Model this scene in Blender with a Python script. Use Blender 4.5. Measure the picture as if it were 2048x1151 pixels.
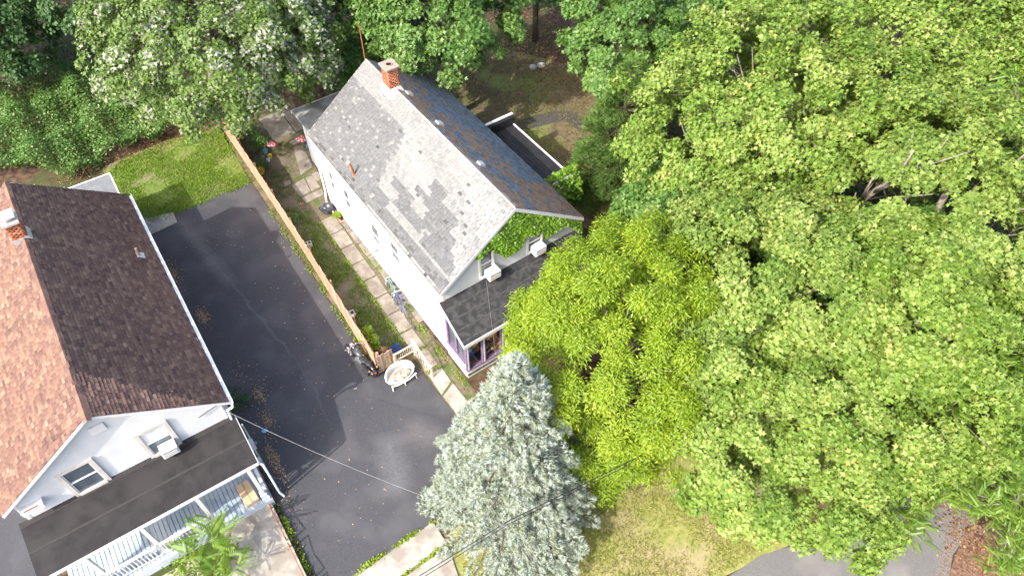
import bpy, math, random
import numpy as np
from mathutils import Vector, Matrix
from mathutils.geometry import tessellate_polygon
R_ = math.radians
random.seed(7); rng = np.random.default_rng(7)
for o in list(bpy.data.objects): bpy.data.objects.remove(o, do_unlink=True)
scene = bpy.context.scene; col = scene.collection
# ---------------- camera ----------------
CAM_H = 28.0; PITCH = R_(51.2); FPX = 1470.0
cd = bpy.data.cameras.new('camera'); cam = bpy.data.objects.new('camera', cd); col.objects.link(cam)
cam.location = (0, 0, CAM_H); cam.rotation_euler = (math.pi/2-PITCH, 0, 0)
cd.sensor_width = 36; cd.lens = 36*FPX/2048; cd.clip_end = 3000; scene.camera = cam
# ---------------- sky, sun, exposure ----------------
SUN_AZ, SUN_EL = R_(47), R_(42)          # direction shadows fall, elevation
w = bpy.data.worlds.new('World'); scene.world = w; w.use_nodes = True
nt = w.node_tree; bg = nt.nodes['Background']
sky = nt.nodes.new('ShaderNodeTexSky'); sky.sky_type = 'NISHITA'; sky.sun_disc = False; sky.dust_density = 4.0; sky.ozone_density = .6
sky.sun_elevation = SUN_EL; sky.sun_rotation = math.atan2(-math.cos(SUN_AZ), -math.sin(SUN_AZ))
nt.links.new(sky.outputs[0], bg.inputs[0]); bg.inputs[1].default_value = 0.15
sd = bpy.data.lights.new('sun', 'SUN'); sd.energy = 2.0; sd.angle = R_(0.6); sd.color = (1, .95, .87)
sun = bpy.data.objects.new('sun', sd); col.objects.link(sun); sun.location = (-30, -30, 60)
sun.rotation_euler = Vector((math.cos(SUN_AZ)*math.cos(SUN_EL), math.sin(SUN_AZ)*math.cos(SUN_EL), -math.sin(SUN_EL))).to_track_quat('-Z', 'Y').to_euler()
vs = scene.view_settings; vs.view_transform = 'Standard'; vs.look = 'None'; vs.gamma = 1; vs.use_curve_mapping = False
vs.exposure = 1.8

# ---------------- pixel helper: a photo pixel (2048 wide) at height z ----------------
cp, sp = math.cos(PITCH), math.sin(PITCH)
def px(x, y, z=0.0):
    u = (x-1024)/FPX; v = -(y-575.5)/FPX
    d = (u, cp+v*sp, -sp+v*cp); t = (z-CAM_H)/d[2]
    return Vector((d[0]*t, d[1]*t, z))
def depth_scale(p):                      # metres per photo pixel at a point
    return (p[1]*cp+(CAM_H-p[2])*sp)/FPX

# ---------------- materials ----------------
MATS = {}
def mat(name, c1, c2=None, scale=8.0, rough=.8, bump=0.0, bscale=None, spec=.3, metal=0.0, detail=6, lo=.35, hi=.65, c3=None, scale3=1.0):
    if name in MATS: return MATS[name]
    m = bpy.data.materials.new(name); m.use_nodes = True; MATS[name] = m
    n = m.node_tree.nodes; l = m.node_tree.links; b = n['Principled BSDF']
    b.inputs['Roughness'].default_value = rough; b.inputs['Metallic'].default_value = metal
    b.inputs['Specular IOR Level'].default_value = spec
    if c2 is None and not bump: b.inputs['Base Color'].default_value = (*c1, 1); return m
    tc = n.new('ShaderNodeTexCoord')
    def noise(s, d=detail):
        t = n.new('ShaderNodeTexNoise'); t.inputs['Scale'].default_value = s; t.inputs['Detail'].default_value = d
        l.new(tc.outputs['Object'], t.inputs['Vector']); return t
    c = None
    if c2 is not None:
        t = noise(scale); r = n.new('ShaderNodeValToRGB'); l.new(t.outputs[0], r.inputs[0])
        r.color_ramp.elements[0].position = lo; r.color_ramp.elements[1].position = hi
        r.color_ramp.elements[0].color = (*c1, 1); r.color_ramp.elements[1].color = (*c2, 1); c = r.outputs[0]
        if c3 is not None:
            t3 = noise(scale3, 4); r3 = n.new('ShaderNodeValToRGB'); l.new(t3.outputs[0], r3.inputs[0])
            r3.color_ramp.elements[0].position = .48; r3.color_ramp.elements[1].position = .62
            mx = n.new('ShaderNodeMixRGB'); l.new(r3.outputs[0], mx.inputs[0]); l.new(c, mx.inputs[1]); mx.inputs[2].default_value = (*c3, 1); c = mx.outputs[0]
        l.new(c, b.inputs['Base Color'])
    else: b.inputs['Base Color'].default_value = (*c1, 1)
    if bump:
        t = noise(bscale or scale*3); bp = n.new('ShaderNodeBump'); bp.inputs['Strength'].default_value = bump; bp.inputs['Distance'].default_value = .03
        l.new(t.outputs[0], bp.inputs['Height']); l.new(bp.outputs[0], b.inputs['Normal'])
    return m
def ramp_mat(name, stops, rough=.85, spec=.2, noise_amt=.0, transl=0.0, transl_col=None, grain=60):
    """colour from the per-face attribute 'rnd' (which shingle / leaf it is)"""
    if name in MATS: return MATS[name]
    m = bpy.data.materials.new(name); m.use_nodes = True; MATS[name] = m
    n = m.node_tree.nodes; l = m.node_tree.links; b = n['Principled BSDF']
    b.inputs['Roughness'].default_value = rough; b.inputs['Specular IOR Level'].default_value = spec
    a = n.new('ShaderNodeAttribute'); a.attribute_name = 'rnd'
    r = n.new('ShaderNodeValToRGB'); e = r.color_ramp.elements
    e[0].position = stops[0][0]; e[0].color = (*stops[0][1], 1); e[1].position = stops[-1][0]; e[1].color = (*stops[-1][1], 1)
    for p, c in stops[1:-1]:
        q = e.new(p); q.color = (*c, 1)
    l.new(a.outputs['Fac'], r.inputs[0]); c = r.outputs[0]
    if noise_amt:
        tc = n.new('ShaderNodeTexCoord'); t = n.new('ShaderNodeTexNoise'); t.inputs['Scale'].default_value = grain; t.inputs['Detail'].default_value = 3
        l.new(tc.outputs['Object'], t.inputs['Vector'])
        mr = n.new('ShaderNodeMapRange'); mr.inputs[1].default_value = .3; mr.inputs[2].default_value = .7; mr.inputs[3].default_value = 1-noise_amt; mr.inputs[4].default_value = 1+noise_amt
        l.new(t.outputs[0], mr.inputs[0])
        mx = n.new('ShaderNodeVectorMath'); mx.operation = 'SCALE'; l.new(c, mx.inputs[0]); l.new(mr.outputs[0], mx.inputs['Scale']); c = mx.outputs[0]
    l.new(c, b.inputs['Base Color'])
    if transl:
        tr = n.new('ShaderNodeBsdfTranslucent'); ms = n.new('ShaderNodeMixShader'); ms.inputs[0].default_value = transl
        hs = n.new('ShaderNodeHueSaturation'); hs.inputs['Hue'].default_value = .485; hs.inputs['Saturation'].default_value = 1.15; hs.inputs['Value'].default_value = 1.3
        l.new(c, hs.inputs['Color']); l.new(hs.outputs[0], tr.inputs[0])
        l.new(b.outputs[0], ms.inputs[1]); l.new(tr.outputs[0], ms.inputs[2]); l.new(ms.outputs[0], n['Material Output'].inputs[0])
    return m

# ---------------- mesh helpers ----------------
class MB:
    def __init__(s): s.v = []; s.f = []
    def add(s, vs, fs):
        o = len(s.v); s.v += [tuple(p) for p in vs]; s.f += [tuple(i+o for i in f) for f in fs]; return s
    def box(s, x0, x1, y0, y1, z0, z1):
        return s.add([(x0,y0,z0),(x1,y0,z0),(x1,y1,z0),(x0,y1,z0),(x0,y0,z1),(x1,y0,z1),(x1,y1,z1),(x0,y1,z1)],
                     [(3,2,1,0),(4,5,6,7),(0,1,5,4),(1,2,6,5),(2,3,7,6),(3,0,4,7)])
    def hexa(s, b, t):   # bottom quad, top quad
        return s.add(list(b)+list(t), [(3,2,1,0),(4,5,6,7),(0,1,5,4),(1,2,6,5),(2,3,7,6),(3,0,4,7)])
    def prism(s, pts, axis_vec):   # polygon extruded
        n = len(pts); a = Vector(axis_vec)
        return s.add([Vector(p) for p in pts]+[Vector(p)+a for p in pts], [tuple(range(n))[::-1], tuple(range(n, 2*n))]+[(i,(i+1)%n,(i+1)%n+n,i+n) for i in range(n)])
    def tube(s, p0, p1, r0, r1=None, n=8, caps=True):
        r1 = r0 if r1 is None else r1
        p0 = Vector(p0); p1 = Vector(p1); d = (p1-p0)
        if d.length < 1e-6: return s
        q = d.to_track_quat('Z', 'Y'); X = q @ Vector((1,0,0)); Y = q @ Vector((0,1,0))
        vs = [p0+r0*(math.cos(t)*X+math.sin(t)*Y) for t in [2*math.pi*i/n for i in range(n)]]+[p1+r1*(math.cos(t)*X+math.sin(t)*Y) for t in [2*math.pi*i/n for i in range(n)]]
        fs = [(i,(i+1)%n,(i+1)%n+n,i+n) for i in range(n)]
        if caps: fs += [tuple(range(n))[::-1], tuple(range(n,2*n))]
        return s.add(vs, fs)
    def path(s, pts, r, n=6, r1=None):
        """continuous tube through points, mitred"""
        pts = [Vector(p) for p in pts]; m = len(pts); base = len(s.v); up = Vector((0,0,1))
        for i, p in enumerate(pts):
            d = (pts[min(i+1,m-1)]-pts[max(i-1,0)]).normalized()
            X = d.cross(up)
            if X.length < .05: X = d.cross(Vector((1,0,0)))
            X.normalize(); Y = X.cross(d)
            rr = r if r1 is None else r+(r1-r)*i/(m-1)
            s.v += [tuple(p+rr*(math.cos(t)*X+math.sin(t)*Y)) for t in [2*math.pi*k/n for k in range(n)]]
        for i in range(m-1):
            for k in range(n): s.f.append((base+i*n+k, base+i*n+(k+1)%n, base+(i+1)*n+(k+1)%n, base+(i+1)*n+k))
        s.f.append(tuple(base+k for k in range(n))[::-1]); s.f.append(tuple(base+(m-1)*n+k for k in range(n)))
        return s
    def torus(s, c, axis, R, r, N=20, n=6, a0=0, a1=2*math.pi):
        c = Vector(c); q = Vector(axis).to_track_quat('Z','Y'); X = q@Vector((1,0,0)); Y = q@Vector((0,1,0)); Z = q@Vector((0,0,1))
        full = abs(a1-a0-2*math.pi) < 1e-6; M = N if full else N+1; base = len(s.v)
        for i in range(M):
            t = a0+(a1-a0)*i/N; e = math.cos(t)*X+math.sin(t)*Y
            for k in range(n):
                u = 2*math.pi*k/n; s.v.append(tuple(c+e*(R+r*math.cos(u))+Z*r*math.sin(u)))
        for i in range(N):
            j = (i+1) % M
            for k in range(n): s.f.append((base+i*n+k, base+j*n+k, base+j*n+(k+1)%n, base+i*n+(k+1)%n))
        return s
    def ell(s, c, r, N=12, n=8, M=None):
        base = len(s.v); c = Vector(c)
        for i in range(n+1):
            ph = math.pi*i/n
            for k in range(N):
                t = 2*math.pi*k/N; p = Vector((r[0]*math.sin(ph)*math.cos(t), r[1]*math.sin(ph)*math.sin(t), r[2]*math.cos(ph)))
                if M: p = M @ p
                s.v.append(tuple(c+p))
        for i in range(n):
            for k in range(N): s.f.append((base+i*N+k, base+(i+1)*N+k, base+(i+1)*N+(k+1)%N, base+i*N+(k+1)%N))
        return s
    def mesh(s, name, smooth=False):
        me = bpy.data.meshes.new(name); me.from_pydata(s.v, [], s.f); me.validate(); me.update()
        if smooth: me.polygons.foreach_set('use_smooth', [True]*len(me.polygons))
        return me
    def build(s, name, m, parent=None, smooth=False, bevel=0):
        o = bpy.data.objects.new(name, s.mesh(name, smooth)); col.objects.link(o); o.data.materials.append(m)
        if parent is not None: o.parent = parent
        if bevel:
            b = o.modifiers.new('bevel', 'BEVEL'); b.width = bevel; b.segments = 2; b.limit_method = 'ANGLE'
        return o
def tag(o, label, cat, group=None, kind=None):
    o['label'] = label; o['category'] = cat
    if group: o['group'] = group
    if kind: o['kind'] = kind
    return o
def thing(name, label, cat, loc=(0,0,0), rz=0, group=None):
    o = bpy.data.objects.new(name, None); col.objects.link(o); o.location = loc; o.rotation_euler = (0,0,rz); o.empty_display_size = .2
    return tag(o, label, cat, group)
def struct(o, label=None):
    o['kind'] = 'structure'
    if label: o['label'] = label
    return o
def box(name, m, parent, x0, x1, y0, y1, z0, z1, bevel=0): return MB().box(x0,x1,y0,y1,z0,z1).build(name, m, parent, bevel=bevel)
def np_mesh(name, V, F, m, parent=None, rnd=None, smooth=False):
    """V (n,3), F (m,k) -> object, optional per-face 'rnd'"""
    me = bpy.data.meshes.new(name); V = np.asarray(V, np.float32); F = np.asarray(F, np.int32)
    me.vertices.add(len(V)); me.vertices.foreach_set('co', V.ravel())
    k = F.shape[1]; me.loops.add(F.size); me.loops.foreach_set('vertex_index', F.ravel())
    me.polygons.add(len(F)); me.polygons.foreach_set('loop_start', np.arange(0, F.size, k, dtype=np.int32))
    if rnd is not None:
        a = me.attributes.new('rnd', 'FLOAT', 'FACE'); a.data.foreach_set('value', np.asarray(rnd, np.float32))
    me.update(calc_edges=True)
    if smooth: me.polygons.foreach_set('use_smooth', np.ones(len(F), bool))
    me.materials.append(m); o = bpy.data.objects.new(name, me); col.objects.link(o)
    if parent is not None: o.parent = parent
    return o
def scatter(name, T, TF, C, X, Y, Z, size, m, parent=None, rnd=None):
    """copies of a small template (leaf, blade) joined into one mesh"""
    T = np.asarray(T, float); TF = np.asarray(TF); N = len(C); size = np.asarray(size).reshape(-1,1,1)
    V = C[:,None,:]+size*(T[None,:,0:1]*X[:,None,:]+T[None,:,1:2]*Y[:,None,:]+T[None,:,2:3]*Z[:,None,:])
    F = (TF[None]+(np.arange(N)*len(T))[:,None,None]).reshape(-1, TF.shape[1])
    if rnd is None: rnd = rng.random(N)
    return np_mesh(name, V.reshape(-1,3), F, m, parent, np.repeat(rnd, len(TF)))
def frames(Nrm, spin=None):
    Nrm = Nrm/np.linalg.norm(Nrm, axis=1, keepdims=True); r = rng.normal(size=Nrm.shape) if spin is None else spin
    X = np.cross(Nrm, r); X /= np.linalg.norm(X, axis=1, keepdims=True)+1e-9
    return X, np.cross(Nrm, X), Nrm

# leaf templates (unit size)
MAPLE = [(-.27,.12,.03),(.27,.12,.03),(0,.98,-.08),(.08,0,0),(-.04,.58,.02),(-.56,.46,.08),(-.08,0,0),(.56,.46,.08),(.04,.58,.02)]
MAPLE_F = [(0,1,2),(3,4,5),(6,7,8)]
LANCE = [(0,0,0),(.17,.45,.05),(0,1,-.08),(-.17,.45,.05)]; LANCE_F = [(0,1,2),(0,2,3)]
KITE = [(0,0,0),(.45,.42,.1),(0,1,-.05),(-.45,.42,.1)]; KITE_F = [(0,1,2),(0,2,3)]
OVAL = [(0,0,0),(.4,.35,.06),(.25,.85,.03),(-.25,.85,.03),(-.4,.35,.06)]; OVAL_F = [(0,1,2),(0,2,3),(0,3,4)]

# leaf colours
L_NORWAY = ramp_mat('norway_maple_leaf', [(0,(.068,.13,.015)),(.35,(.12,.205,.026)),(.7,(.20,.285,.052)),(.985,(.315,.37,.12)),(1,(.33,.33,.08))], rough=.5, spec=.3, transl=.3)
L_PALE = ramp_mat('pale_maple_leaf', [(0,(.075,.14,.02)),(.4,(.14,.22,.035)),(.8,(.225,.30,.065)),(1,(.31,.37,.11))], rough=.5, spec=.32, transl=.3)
L_GREEN = ramp_mat('green_maple_leaf', [(0,(.05,.115,.022)),(.5,(.09,.185,.035)),(1,(.16,.26,.055))], rough=.42, spec=.4, transl=.3)
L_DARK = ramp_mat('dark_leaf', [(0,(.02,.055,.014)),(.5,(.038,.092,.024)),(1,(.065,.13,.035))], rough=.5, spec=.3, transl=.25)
L_SILVER = ramp_mat('silver_maple_leaf', [(0,(.06,.115,.018)),(.55,(.12,.195,.034)),(.78,(.16,.22,.05)),(.84,(.25,.28,.19)),(1,(.36,.385,.30))], rough=.5, spec=.35, transl=.25)
L_LIME = ramp_mat('box_elder_leaf', [(0,(.12,.20,.010)),(.5,(.20,.30,.016)),(1,(.31,.39,.03))], rough=.45, spec=.35, transl=.38)
L_AIL = ramp_mat('ailanthus_leaf', [(0,(.08,.16,.018)),(.5,(.14,.24,.03)),(1,(.22,.31,.05))], rough=.4, spec=.4, transl=.35)
L_SPRUCE = ramp_mat('blue_spruce_needles', [(0,(.17,.19,.08)),(.25,(.26,.295,.18)),(.6,(.36,.415,.35)),(1,(.45,.51,.49))], rough=.6, spec=.3, transl=.12)
L_HEM = ramp_mat('hemlock_needles', [(0,(.04,.09,.016)),(.5,(.075,.15,.028)),(1,(.15,.235,.05))], rough=.55, spec=.3, transl=.2)
L_IVY = ramp_mat('ivy_leaf', [(0,(.08,.17,.012)),(.5,(.13,.26,.02)),(1,(.20,.33,.035))], rough=.4, spec=.4, transl=.25)
L_VINE = ramp_mat('vine_leaf', [(0,(.05,.11,.022)),(.5,(.085,.17,.032)),(1,(.13,.22,.05))], rough=.45, spec=.35, transl=.25)
L_GRASS = ramp_mat('grass_blade', [(0,(.10,.18,.018)),(.5,(.165,.28,.03)),(1,(.24,.34,.055))], rough=.6, spec=.2, transl=.25)
L_DRY = ramp_mat('dry_grass_blade', [(0,(.20,.17,.06)),(.5,(.22,.245,.05)),(1,(.31,.32,.085))], rough=.7, spec=.2, transl=.2)
L_BACK = ramp_mat('thin_dry_grass_blade', [(0,(.14,.11,.05)),(.5,(.15,.155,.045)),(1,(.22,.22,.07))], rough=.7, spec=.2, transl=.2)
L_LITTER = ramp_mat('dead_leaf', [(0,(.07,.035,.018)),(.5,(.16,.085,.04)),(1,(.30,.2,.10))], rough=.8, spec=.15)
L_TAN = ramp_mat('tan_seed_litter', [(0,(.16,.10,.055)),(.5,(.27,.18,.10)),(1,(.42,.33,.22))], rough=.8, spec=.15)
BARK = mat('bark', (.16,.13,.105), (.30,.26,.22), 6, .9, .5, 18)
BARK_D = mat('dark_bark', (.06,.045,.035), (.13,.10,.08), 7, .9, .5, 18)

# =====================================================================================
#                                     THE SETTING
# =====================================================================================
A_G = R_(-54.5); A_L = R_(-56.2)                         # how the two houses stand
def fr(ang): return Vector((math.cos(ang), math.sin(ang), 0)), Vector((-math.sin(ang), math.cos(ang), 0))
AG, BG = fr(A_G); AL, BL = fr(A_L)
P0 = px(880, 588, 4.7); P0.z = 0; Q0 = px(458, 803, 4.7); Q0.z = 0
def G(a, b, z=0): return P0+AG*a+BG*b+Vector((0,0,z))     # grey house frame
def Lf(u, v, z=0): return Q0+AL*u+BL*v+Vector((0,0,z))    # brown house frame

def sheet(name, pts, z, m, label=None, thick=0, parent=None):
    pts = [Vector((p[0], p[1], 0)) for p in pts]; n = len(pts); b = MB()
    area = sum(pts[i].x*pts[(i+1)%n].y-pts[(i+1)%n].x*pts[i].y for i in range(n))
    if area < 0: pts = pts[::-1]
    vs = [(p.x,p.y,z) for p in pts]; fs = [tuple(t) for t in tessellate_polygon([pts])]
    fs = [t if (pts[t[1]]-pts[t[0]]).cross(pts[t[2]]-pts[t[0]]).z > 0 else t[::-1] for t in fs]
    if thick:
        vs += [(p.x,p.y,z-thick) for p in pts]; fs += [(i+n,(i+1)%n+n,(i+1)%n,i) for i in range(n)]
    b.add(vs, fs); o = b.build(name, m, parent)
    if parent is None: struct(o, label)
    return o
def P(*l): return [px(x,y) for x,y in l]
M_LITTER = mat('forest_floor', (.035,.022,.014), (.115,.068,.042), 3, .95, .6, 25, c3=(.045,.06,.018), scale3=.35)
M_LAWN = mat('lawn_soil', (.09,.13,.025), (.14,.18,.04), 5, .95, .5, 40, c3=(.2,.17,.1), scale3=.6)
M_LAWN2 = mat('side_yard_soil', (.055,.065,.02), (.13,.115,.06), 3, .95, .5, 40, c3=(.17,.135,.10), scale3=.8)
M_LAWN3 = mat('front_lawn_soil', (.17,.19,.045), (.25,.25,.085), 4, .95, .5, 40, c3=(.28,.24,.13), scale3=.5)
M_BACK = mat('back_yard_soil', (.10,.085,.04), (.16,.12,.075), 3, .95, .5, 30, c3=(.15,.17,.05), scale3=.4)
M_CONC = mat('concrete', (.27,.245,.21), (.36,.335,.30), 5, .9, .25, 60, c3=(.22,.195,.165), scale3=1.5)
M_SLAB = mat('paving_slab', (.20,.172,.14), (.27,.24,.205), 4, .9, .25, 50, c3=(.165,.14,.115), scale3=1.3)
M_ROAD = mat('road_asphalt', (.11,.108,.108), (.15,.148,.148), 30, .9, .3, 120, c3=(.17,.165,.16), scale3=.5)
# driveway: sealed asphalt with a pale worn streak and scuffs
def driveway_mat():
    m = mat('driveway_asphalt', (.036,.037,.043), (.070,.071,.078), 60, .75, .4, 220, c3=(.072,.072,.078), scale3=.6)
    n = m.node_tree.nodes; l = m.node_tree.links; b = n['Principled BSDF']; src = b.inputs['Base Color'].links[0].from_socket
    tc = n.new('ShaderNodeTexCoord'); wob = n.new('ShaderNodeTexNoise'); wob.inputs['Scale'].default_value = 1.1; wob.inputs['Detail'].default_value = 5
    l.new(tc.outputs['Object'], wob.inputs['Vector'])
    def vm(op, a, bvec):
        v = n.new('ShaderNodeVectorMath'); v.operation = op; l.new(a, v.inputs[0]); v.inputs[1].default_value = bvec; return v
    def ma(op, a, c, clamp=False):
        v = n.new('ShaderNodeMath'); v.operation = op; v.use_clamp = clamp
        for i, q in enumerate((a, c)):
            if isinstance(q, (int, float)): v.inputs[i].default_value = q
            else: l.new(q, v.inputs[i])
        return v.outputs[0]
    def streak(p0, p1, wid, amt, colr, src):
        d = (p1-p0); L = d.length; d.normalize(); nn = Vector((-d.y, d.x, 0))
        off = ma('ADD', vm('DOT_PRODUCT', tc.outputs['Object'], nn).outputs['Value'], -nn.dot(p0))
        off = ma('ADD', off, ma('MULTIPLY', ma('SUBTRACT', wob.outputs[0], .5), .55))
        al = ma('ADD', vm('DOT_PRODUCT', tc.outputs['Object'], d).outputs['Value'], -d.dot(p0))
        f = ma('SUBTRACT', 1, ma('DIVIDE', ma('ABSOLUTE', off, 0), wid), True)
        e = ma('MULTIPLY', ma('MULTIPLY', al, 1.5, True), ma('MULTIPLY', ma('SUBTRACT', L, al), 1.5, True))
        f = ma('MULTIPLY', ma('MULTIPLY', f, e), amt); n2 = n.new('ShaderNodeTexNoise'); n2.inputs['Scale'].default_value = 9; l.new(tc.outputs['Object'], n2.inputs['Vector'])
        f = ma('MULTIPLY', f, ma('MULTIPLY', n2.outputs[0], 1.9), True)
        mx = n.new('ShaderNodeMixRGB'); l.new(f, mx.inputs[0]); l.new(src, mx.inputs[1]); mx.inputs[2].default_value = (*colr, 1); return mx.outputs[0]
    src = streak(px(350,430), px(470,575), .5, .4, (.17,.16,.155), src)
    src = streak(px(460,560), px(590,720), .09, .3, (.16,.16,.165), src)
    src = streak(px(585,700), px(665,850), .08, .22, (.15,.15,.16), src)
    src = streak(px(775,860), px(800,1000), .8, .45, (.15,.15,.16), src)
    src = streak(px(800,840), px(880,900), .9, .4, (.13,.12,.12), src)
    l.new(src, b.inputs['Base Color']); return m
M_DRIVE = driveway_mat()

struct(MB().add([(-1500,-1500,0),(1500,-1500,0),(1500,1500,0),(-1500,1500,0)], [(0,1,2,3)]).build('ground', M_LITTER), 'brown leaf-strewn earth under and behind the trees')
sheet('lawn', P((205,335),(330,282),(415,262),(440,248),(503,372),(300,452),(230,430)), .004, M_LAWN, 'green rear lawn between the vine thicket and the driveway')
sheet('side_yard', [G(-21.5,-2.4),G(-12,-2.7),G(-1.2,-2.95),G(-1.0,.1),G(-12.3,.1),G(-22,2.5)], .004, M_LAWN2, 'worn grass and earth strip between the wooden fence and the white wall')
sheet('front_lawn', [px(900,1010),px(1000,900),px(1200,850),px(1420,900),px(1640,1060),px(1420,1165),px(1330,1300),px(905,1300)], .004, M_LAWN3, 'yellowish front lawn beside the blue spruce')
sheet('back_yard', P((790,170),(860,110),(1000,95),(1140,130),(1240,180),(1260,330),(1200,470),(1100,420),(960,270)), .004, M_BACK, 'dry brown grass of the back yard behind the house')
sheet('path_asphalt', P((1000,262),(1040,240),(1105,222),(1150,222),(1172,245),(1160,262),(1130,240),(1060,258)), .008, mat('old_asphalt', (.05,.046,.044),(.085,.08,.075),9,.9,.3), 'dark asphalt patch of path in the back yard')
sheet('driveway', [Lf(-16.3,-.2),px(310,440),px(420,398),px(500,363),G(-13.9,-2.68),G(-8,-2.88),G(-1.15,-3.02),G(-.6,-1.35),G(2.2,-1.3),G(4.2,-1.2),px(868,1042),px(700,1153),px(620,1215),Lf(6.6,-.2)], .008, M_DRIVE, 'dark sealed asphalt driveway between the two houses')
sheet('neighbour_driveway', [Lf(-8,-8.0),Lf(9,-8.0),Lf(9,-14),Lf(-8,-14)], .008, M_DRIVE, 'dark asphalt strip beyond the far side of the brown roofed house')
sheet('road', [px(1445,1160),px(1520,1110),px(1650,1070),px(1830,985),px(1930,960),px(1952,1040),px(1905,1110),px(1890,1200),px(1880,1400),px(1300,1400)], .012, M_ROAD, 'grey asphalt road under the maple branches')
sheet('mulch_verge', P((1935,1050),(1990,1045),(2060,1130),(2060,1250),(1900,1250),(1900,1140)), .016, mat('mulch', (.09,.05,.035),(.22,.13,.09),9,.95,.6,30), 'brown mulch bank beside the road')
sheet('verge_gravel', P((1925,985),(1945,1040),(1905,1110),(1890,1200),(1850,1230),(1880,1110),(1900,1030)), .016, mat('road_grit', (.11,.085,.07),(.19,.17,.16),14,.95,.4,60), 'strip of grit and debris along the road edge')
# street pavement: slabs as pieces of it
pav = struct(sheet('pavement', P((868,1040),(700,1153),(600,1230),(960,1300),(925,1160),(897,1085)), .006, M_LAWN, 'grass seams under the concrete pavement by the driveway mouth'))
for pts in ([(866,1044),(894,1086),(800,1153),(760,1190),(716,1150)], [(896,1092),(916,1150),(935,1200),(840,1260),(770,1195),(806,1157)]):
    sheet('slab', P(*pts), .06, M_CONC, thick=.06, parent=pav)
# garden path: every slab a piece
path = struct(sheet('garden_path', [G(-17,-.2),G(-17,1.2),G(-12.4,.15),G(3.5,.05),G(3.5,-1.3),G(-1,-1.25),G(-9,-1.0),G(-13,-1.3)], .006, mat('path_soil', (.10,.085,.05),(.16,.13,.09),6,.95,.4,40,c3=(.07,.10,.025),scale3=1.6), 'earth and weeds between the garden path slabs'))
edges = [-11.2,-9.95,-8.72,-7.48,-6.2,-4.89,-3.67,-2.4,-1.1,.05,.2]
for i in range(len(edges)-2):
    a0, a1 = edges[i]+.05, edges[i+1]-.05; j = lambda: random.uniform(-.03,.03)
    bl = -.86-.033*(a0+10); br = -.16-.042*(a0+9)
    sheet('slab', [G(a0+j(),bl+j()),G(a1+j(),bl-.03+j()),G(a1+j(),br-.05+j()),G(a0+j(),br+j())], .035+random.uniform(-.008,.012), M_SLAB, thick=.04, parent=path)
for pts in ([(.25,-1.18),(1.45,-1.24),(1.12,-.55),(.3,-.5)], [(1.55,-1.22),(2.7,-1.2),(2.7,-.5),(1.25,-.52)], [(2.8,-1.2),(3.4,-1.2),(3.4,-.5),(2.8,-.5)]):
    sheet('slab', [G(a,b) for a,b in pts], .035, M_CONC, thick=.04, parent=path)
for k in range(9):   # narrow kerb stones along the wall
    a0 = -11.6+k*1.02
    sheet('kerb_stone', [G(a0,-.02),G(a0+.97,-.06),G(a0+.97,.22),G(a0,.22)], .05+random.uniform(-.01,.015), M_SLAB, thick=.05, parent=path)
c4 = lambda l: [px(400+x/3.8375, 180+y/3.8375) for x,y in l]
for pts in ([(455,225),(610,165),(735,330),(560,380)], [(620,165),(690,150),(810,290),(745,325)], [(715,440),(790,430),(865,590),(775,660)], [(705,735),(800,680),(850,780),(775,825)],
            [(810,675),(860,660),(925,745),(855,780)], [(780,830),(935,762),(955,800),(820,870)], [(855,645),(905,625),(930,690),(895,700)], [(690,400),(760,360),(800,390),(715,430)],
            [(640,710),(690,690),(700,720),(650,742)]):
    sheet('slab', c4(pts), .03+random.uniform(-.005,.01), M_SLAB, thick=.035, parent=path)
# rear concrete pad of the brown house
sheet('concrete_pad', P((285,440),(347,425),(355,445),(300,470)), .05, M_CONC, 'small concrete pad at the corner of the rear lawn', thick=.05)
# raised concrete walk at the front of the brown house
sheet('front_walk', [Lf(2.05,-.42),Lf(9,-.42),Lf(9,-2.7),Lf(2.05,-2.7)], .3, M_CONC, 'rough raised concrete walk in front of the blue deck', thick=.3)
sheet('pink_walk', [Lf(2.35,-3.6),Lf(3.6,-3.6),Lf(3.6,-9),Lf(2.35,-9)], .03, mat('pink_concrete', (.42,.32,.29),(.5,.4,.37),4,.9,.2), 'pinkish concrete strip below the white railing', thick=.03)

# =====================================================================================
#                                     BUILDINGS
# =====================================================================================
M_WHITE = mat('white_siding', (.50,.51,.52),(.55,.56,.57), 2, .6, .05, 40)
M_STUCCO = mat('white_wall_paint', (.66,.66,.67),(.71,.71,.72), 1.2, .7, .12, 70)
M_GWALL = mat('pale_grey_siding', (.46,.48,.51),(.53,.55,.575), 2, .6, .05, 40)
M_TRIM = mat('white_trim', (.58,.58,.58),(.65,.65,.65), 3, .5)
M_BEIGE = mat('beige_trim', (.50,.46,.42),(.58,.54,.50), 4, .6)
M_GLASS = mat('window_glass', (.05,.065,.085),(.12,.145,.17), .9, .08, spec=.8)
M_DARK = mat('dark_opening', (.03,.03,.035),(.05,.05,.055), 5, .8)
M_METAL = mat('galvanised', (.55,.57,.6),(.68,.7,.72), 9, .4, metal=.6)
M_ALU = mat('white_aluminium', (.72,.74,.76),(.8,.82,.84), 5, .4, spec=.5)
M_BRICK = ramp_mat('brick', [(0,(.20,.065,.035)),(.5,(.34,.11,.055)),(1,(.44,.19,.10))], noise_amt=.2)
M_MORTAR = mat('mortar', (.36,.32,.28),(.46,.42,.38), 20, .9)
M_RUST = mat('rusty_iron', (.22,.08,.035),(.36,.15,.07), 14, .85, .2)
M_FOUND = mat('blue_grey_foundation', (.26,.31,.36),(.34,.39,.43), 3, .85, .2)
M_PURPLE = mat('purple_paint', (.13,.085,.17),(.18,.12,.22), 5, .5)
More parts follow.
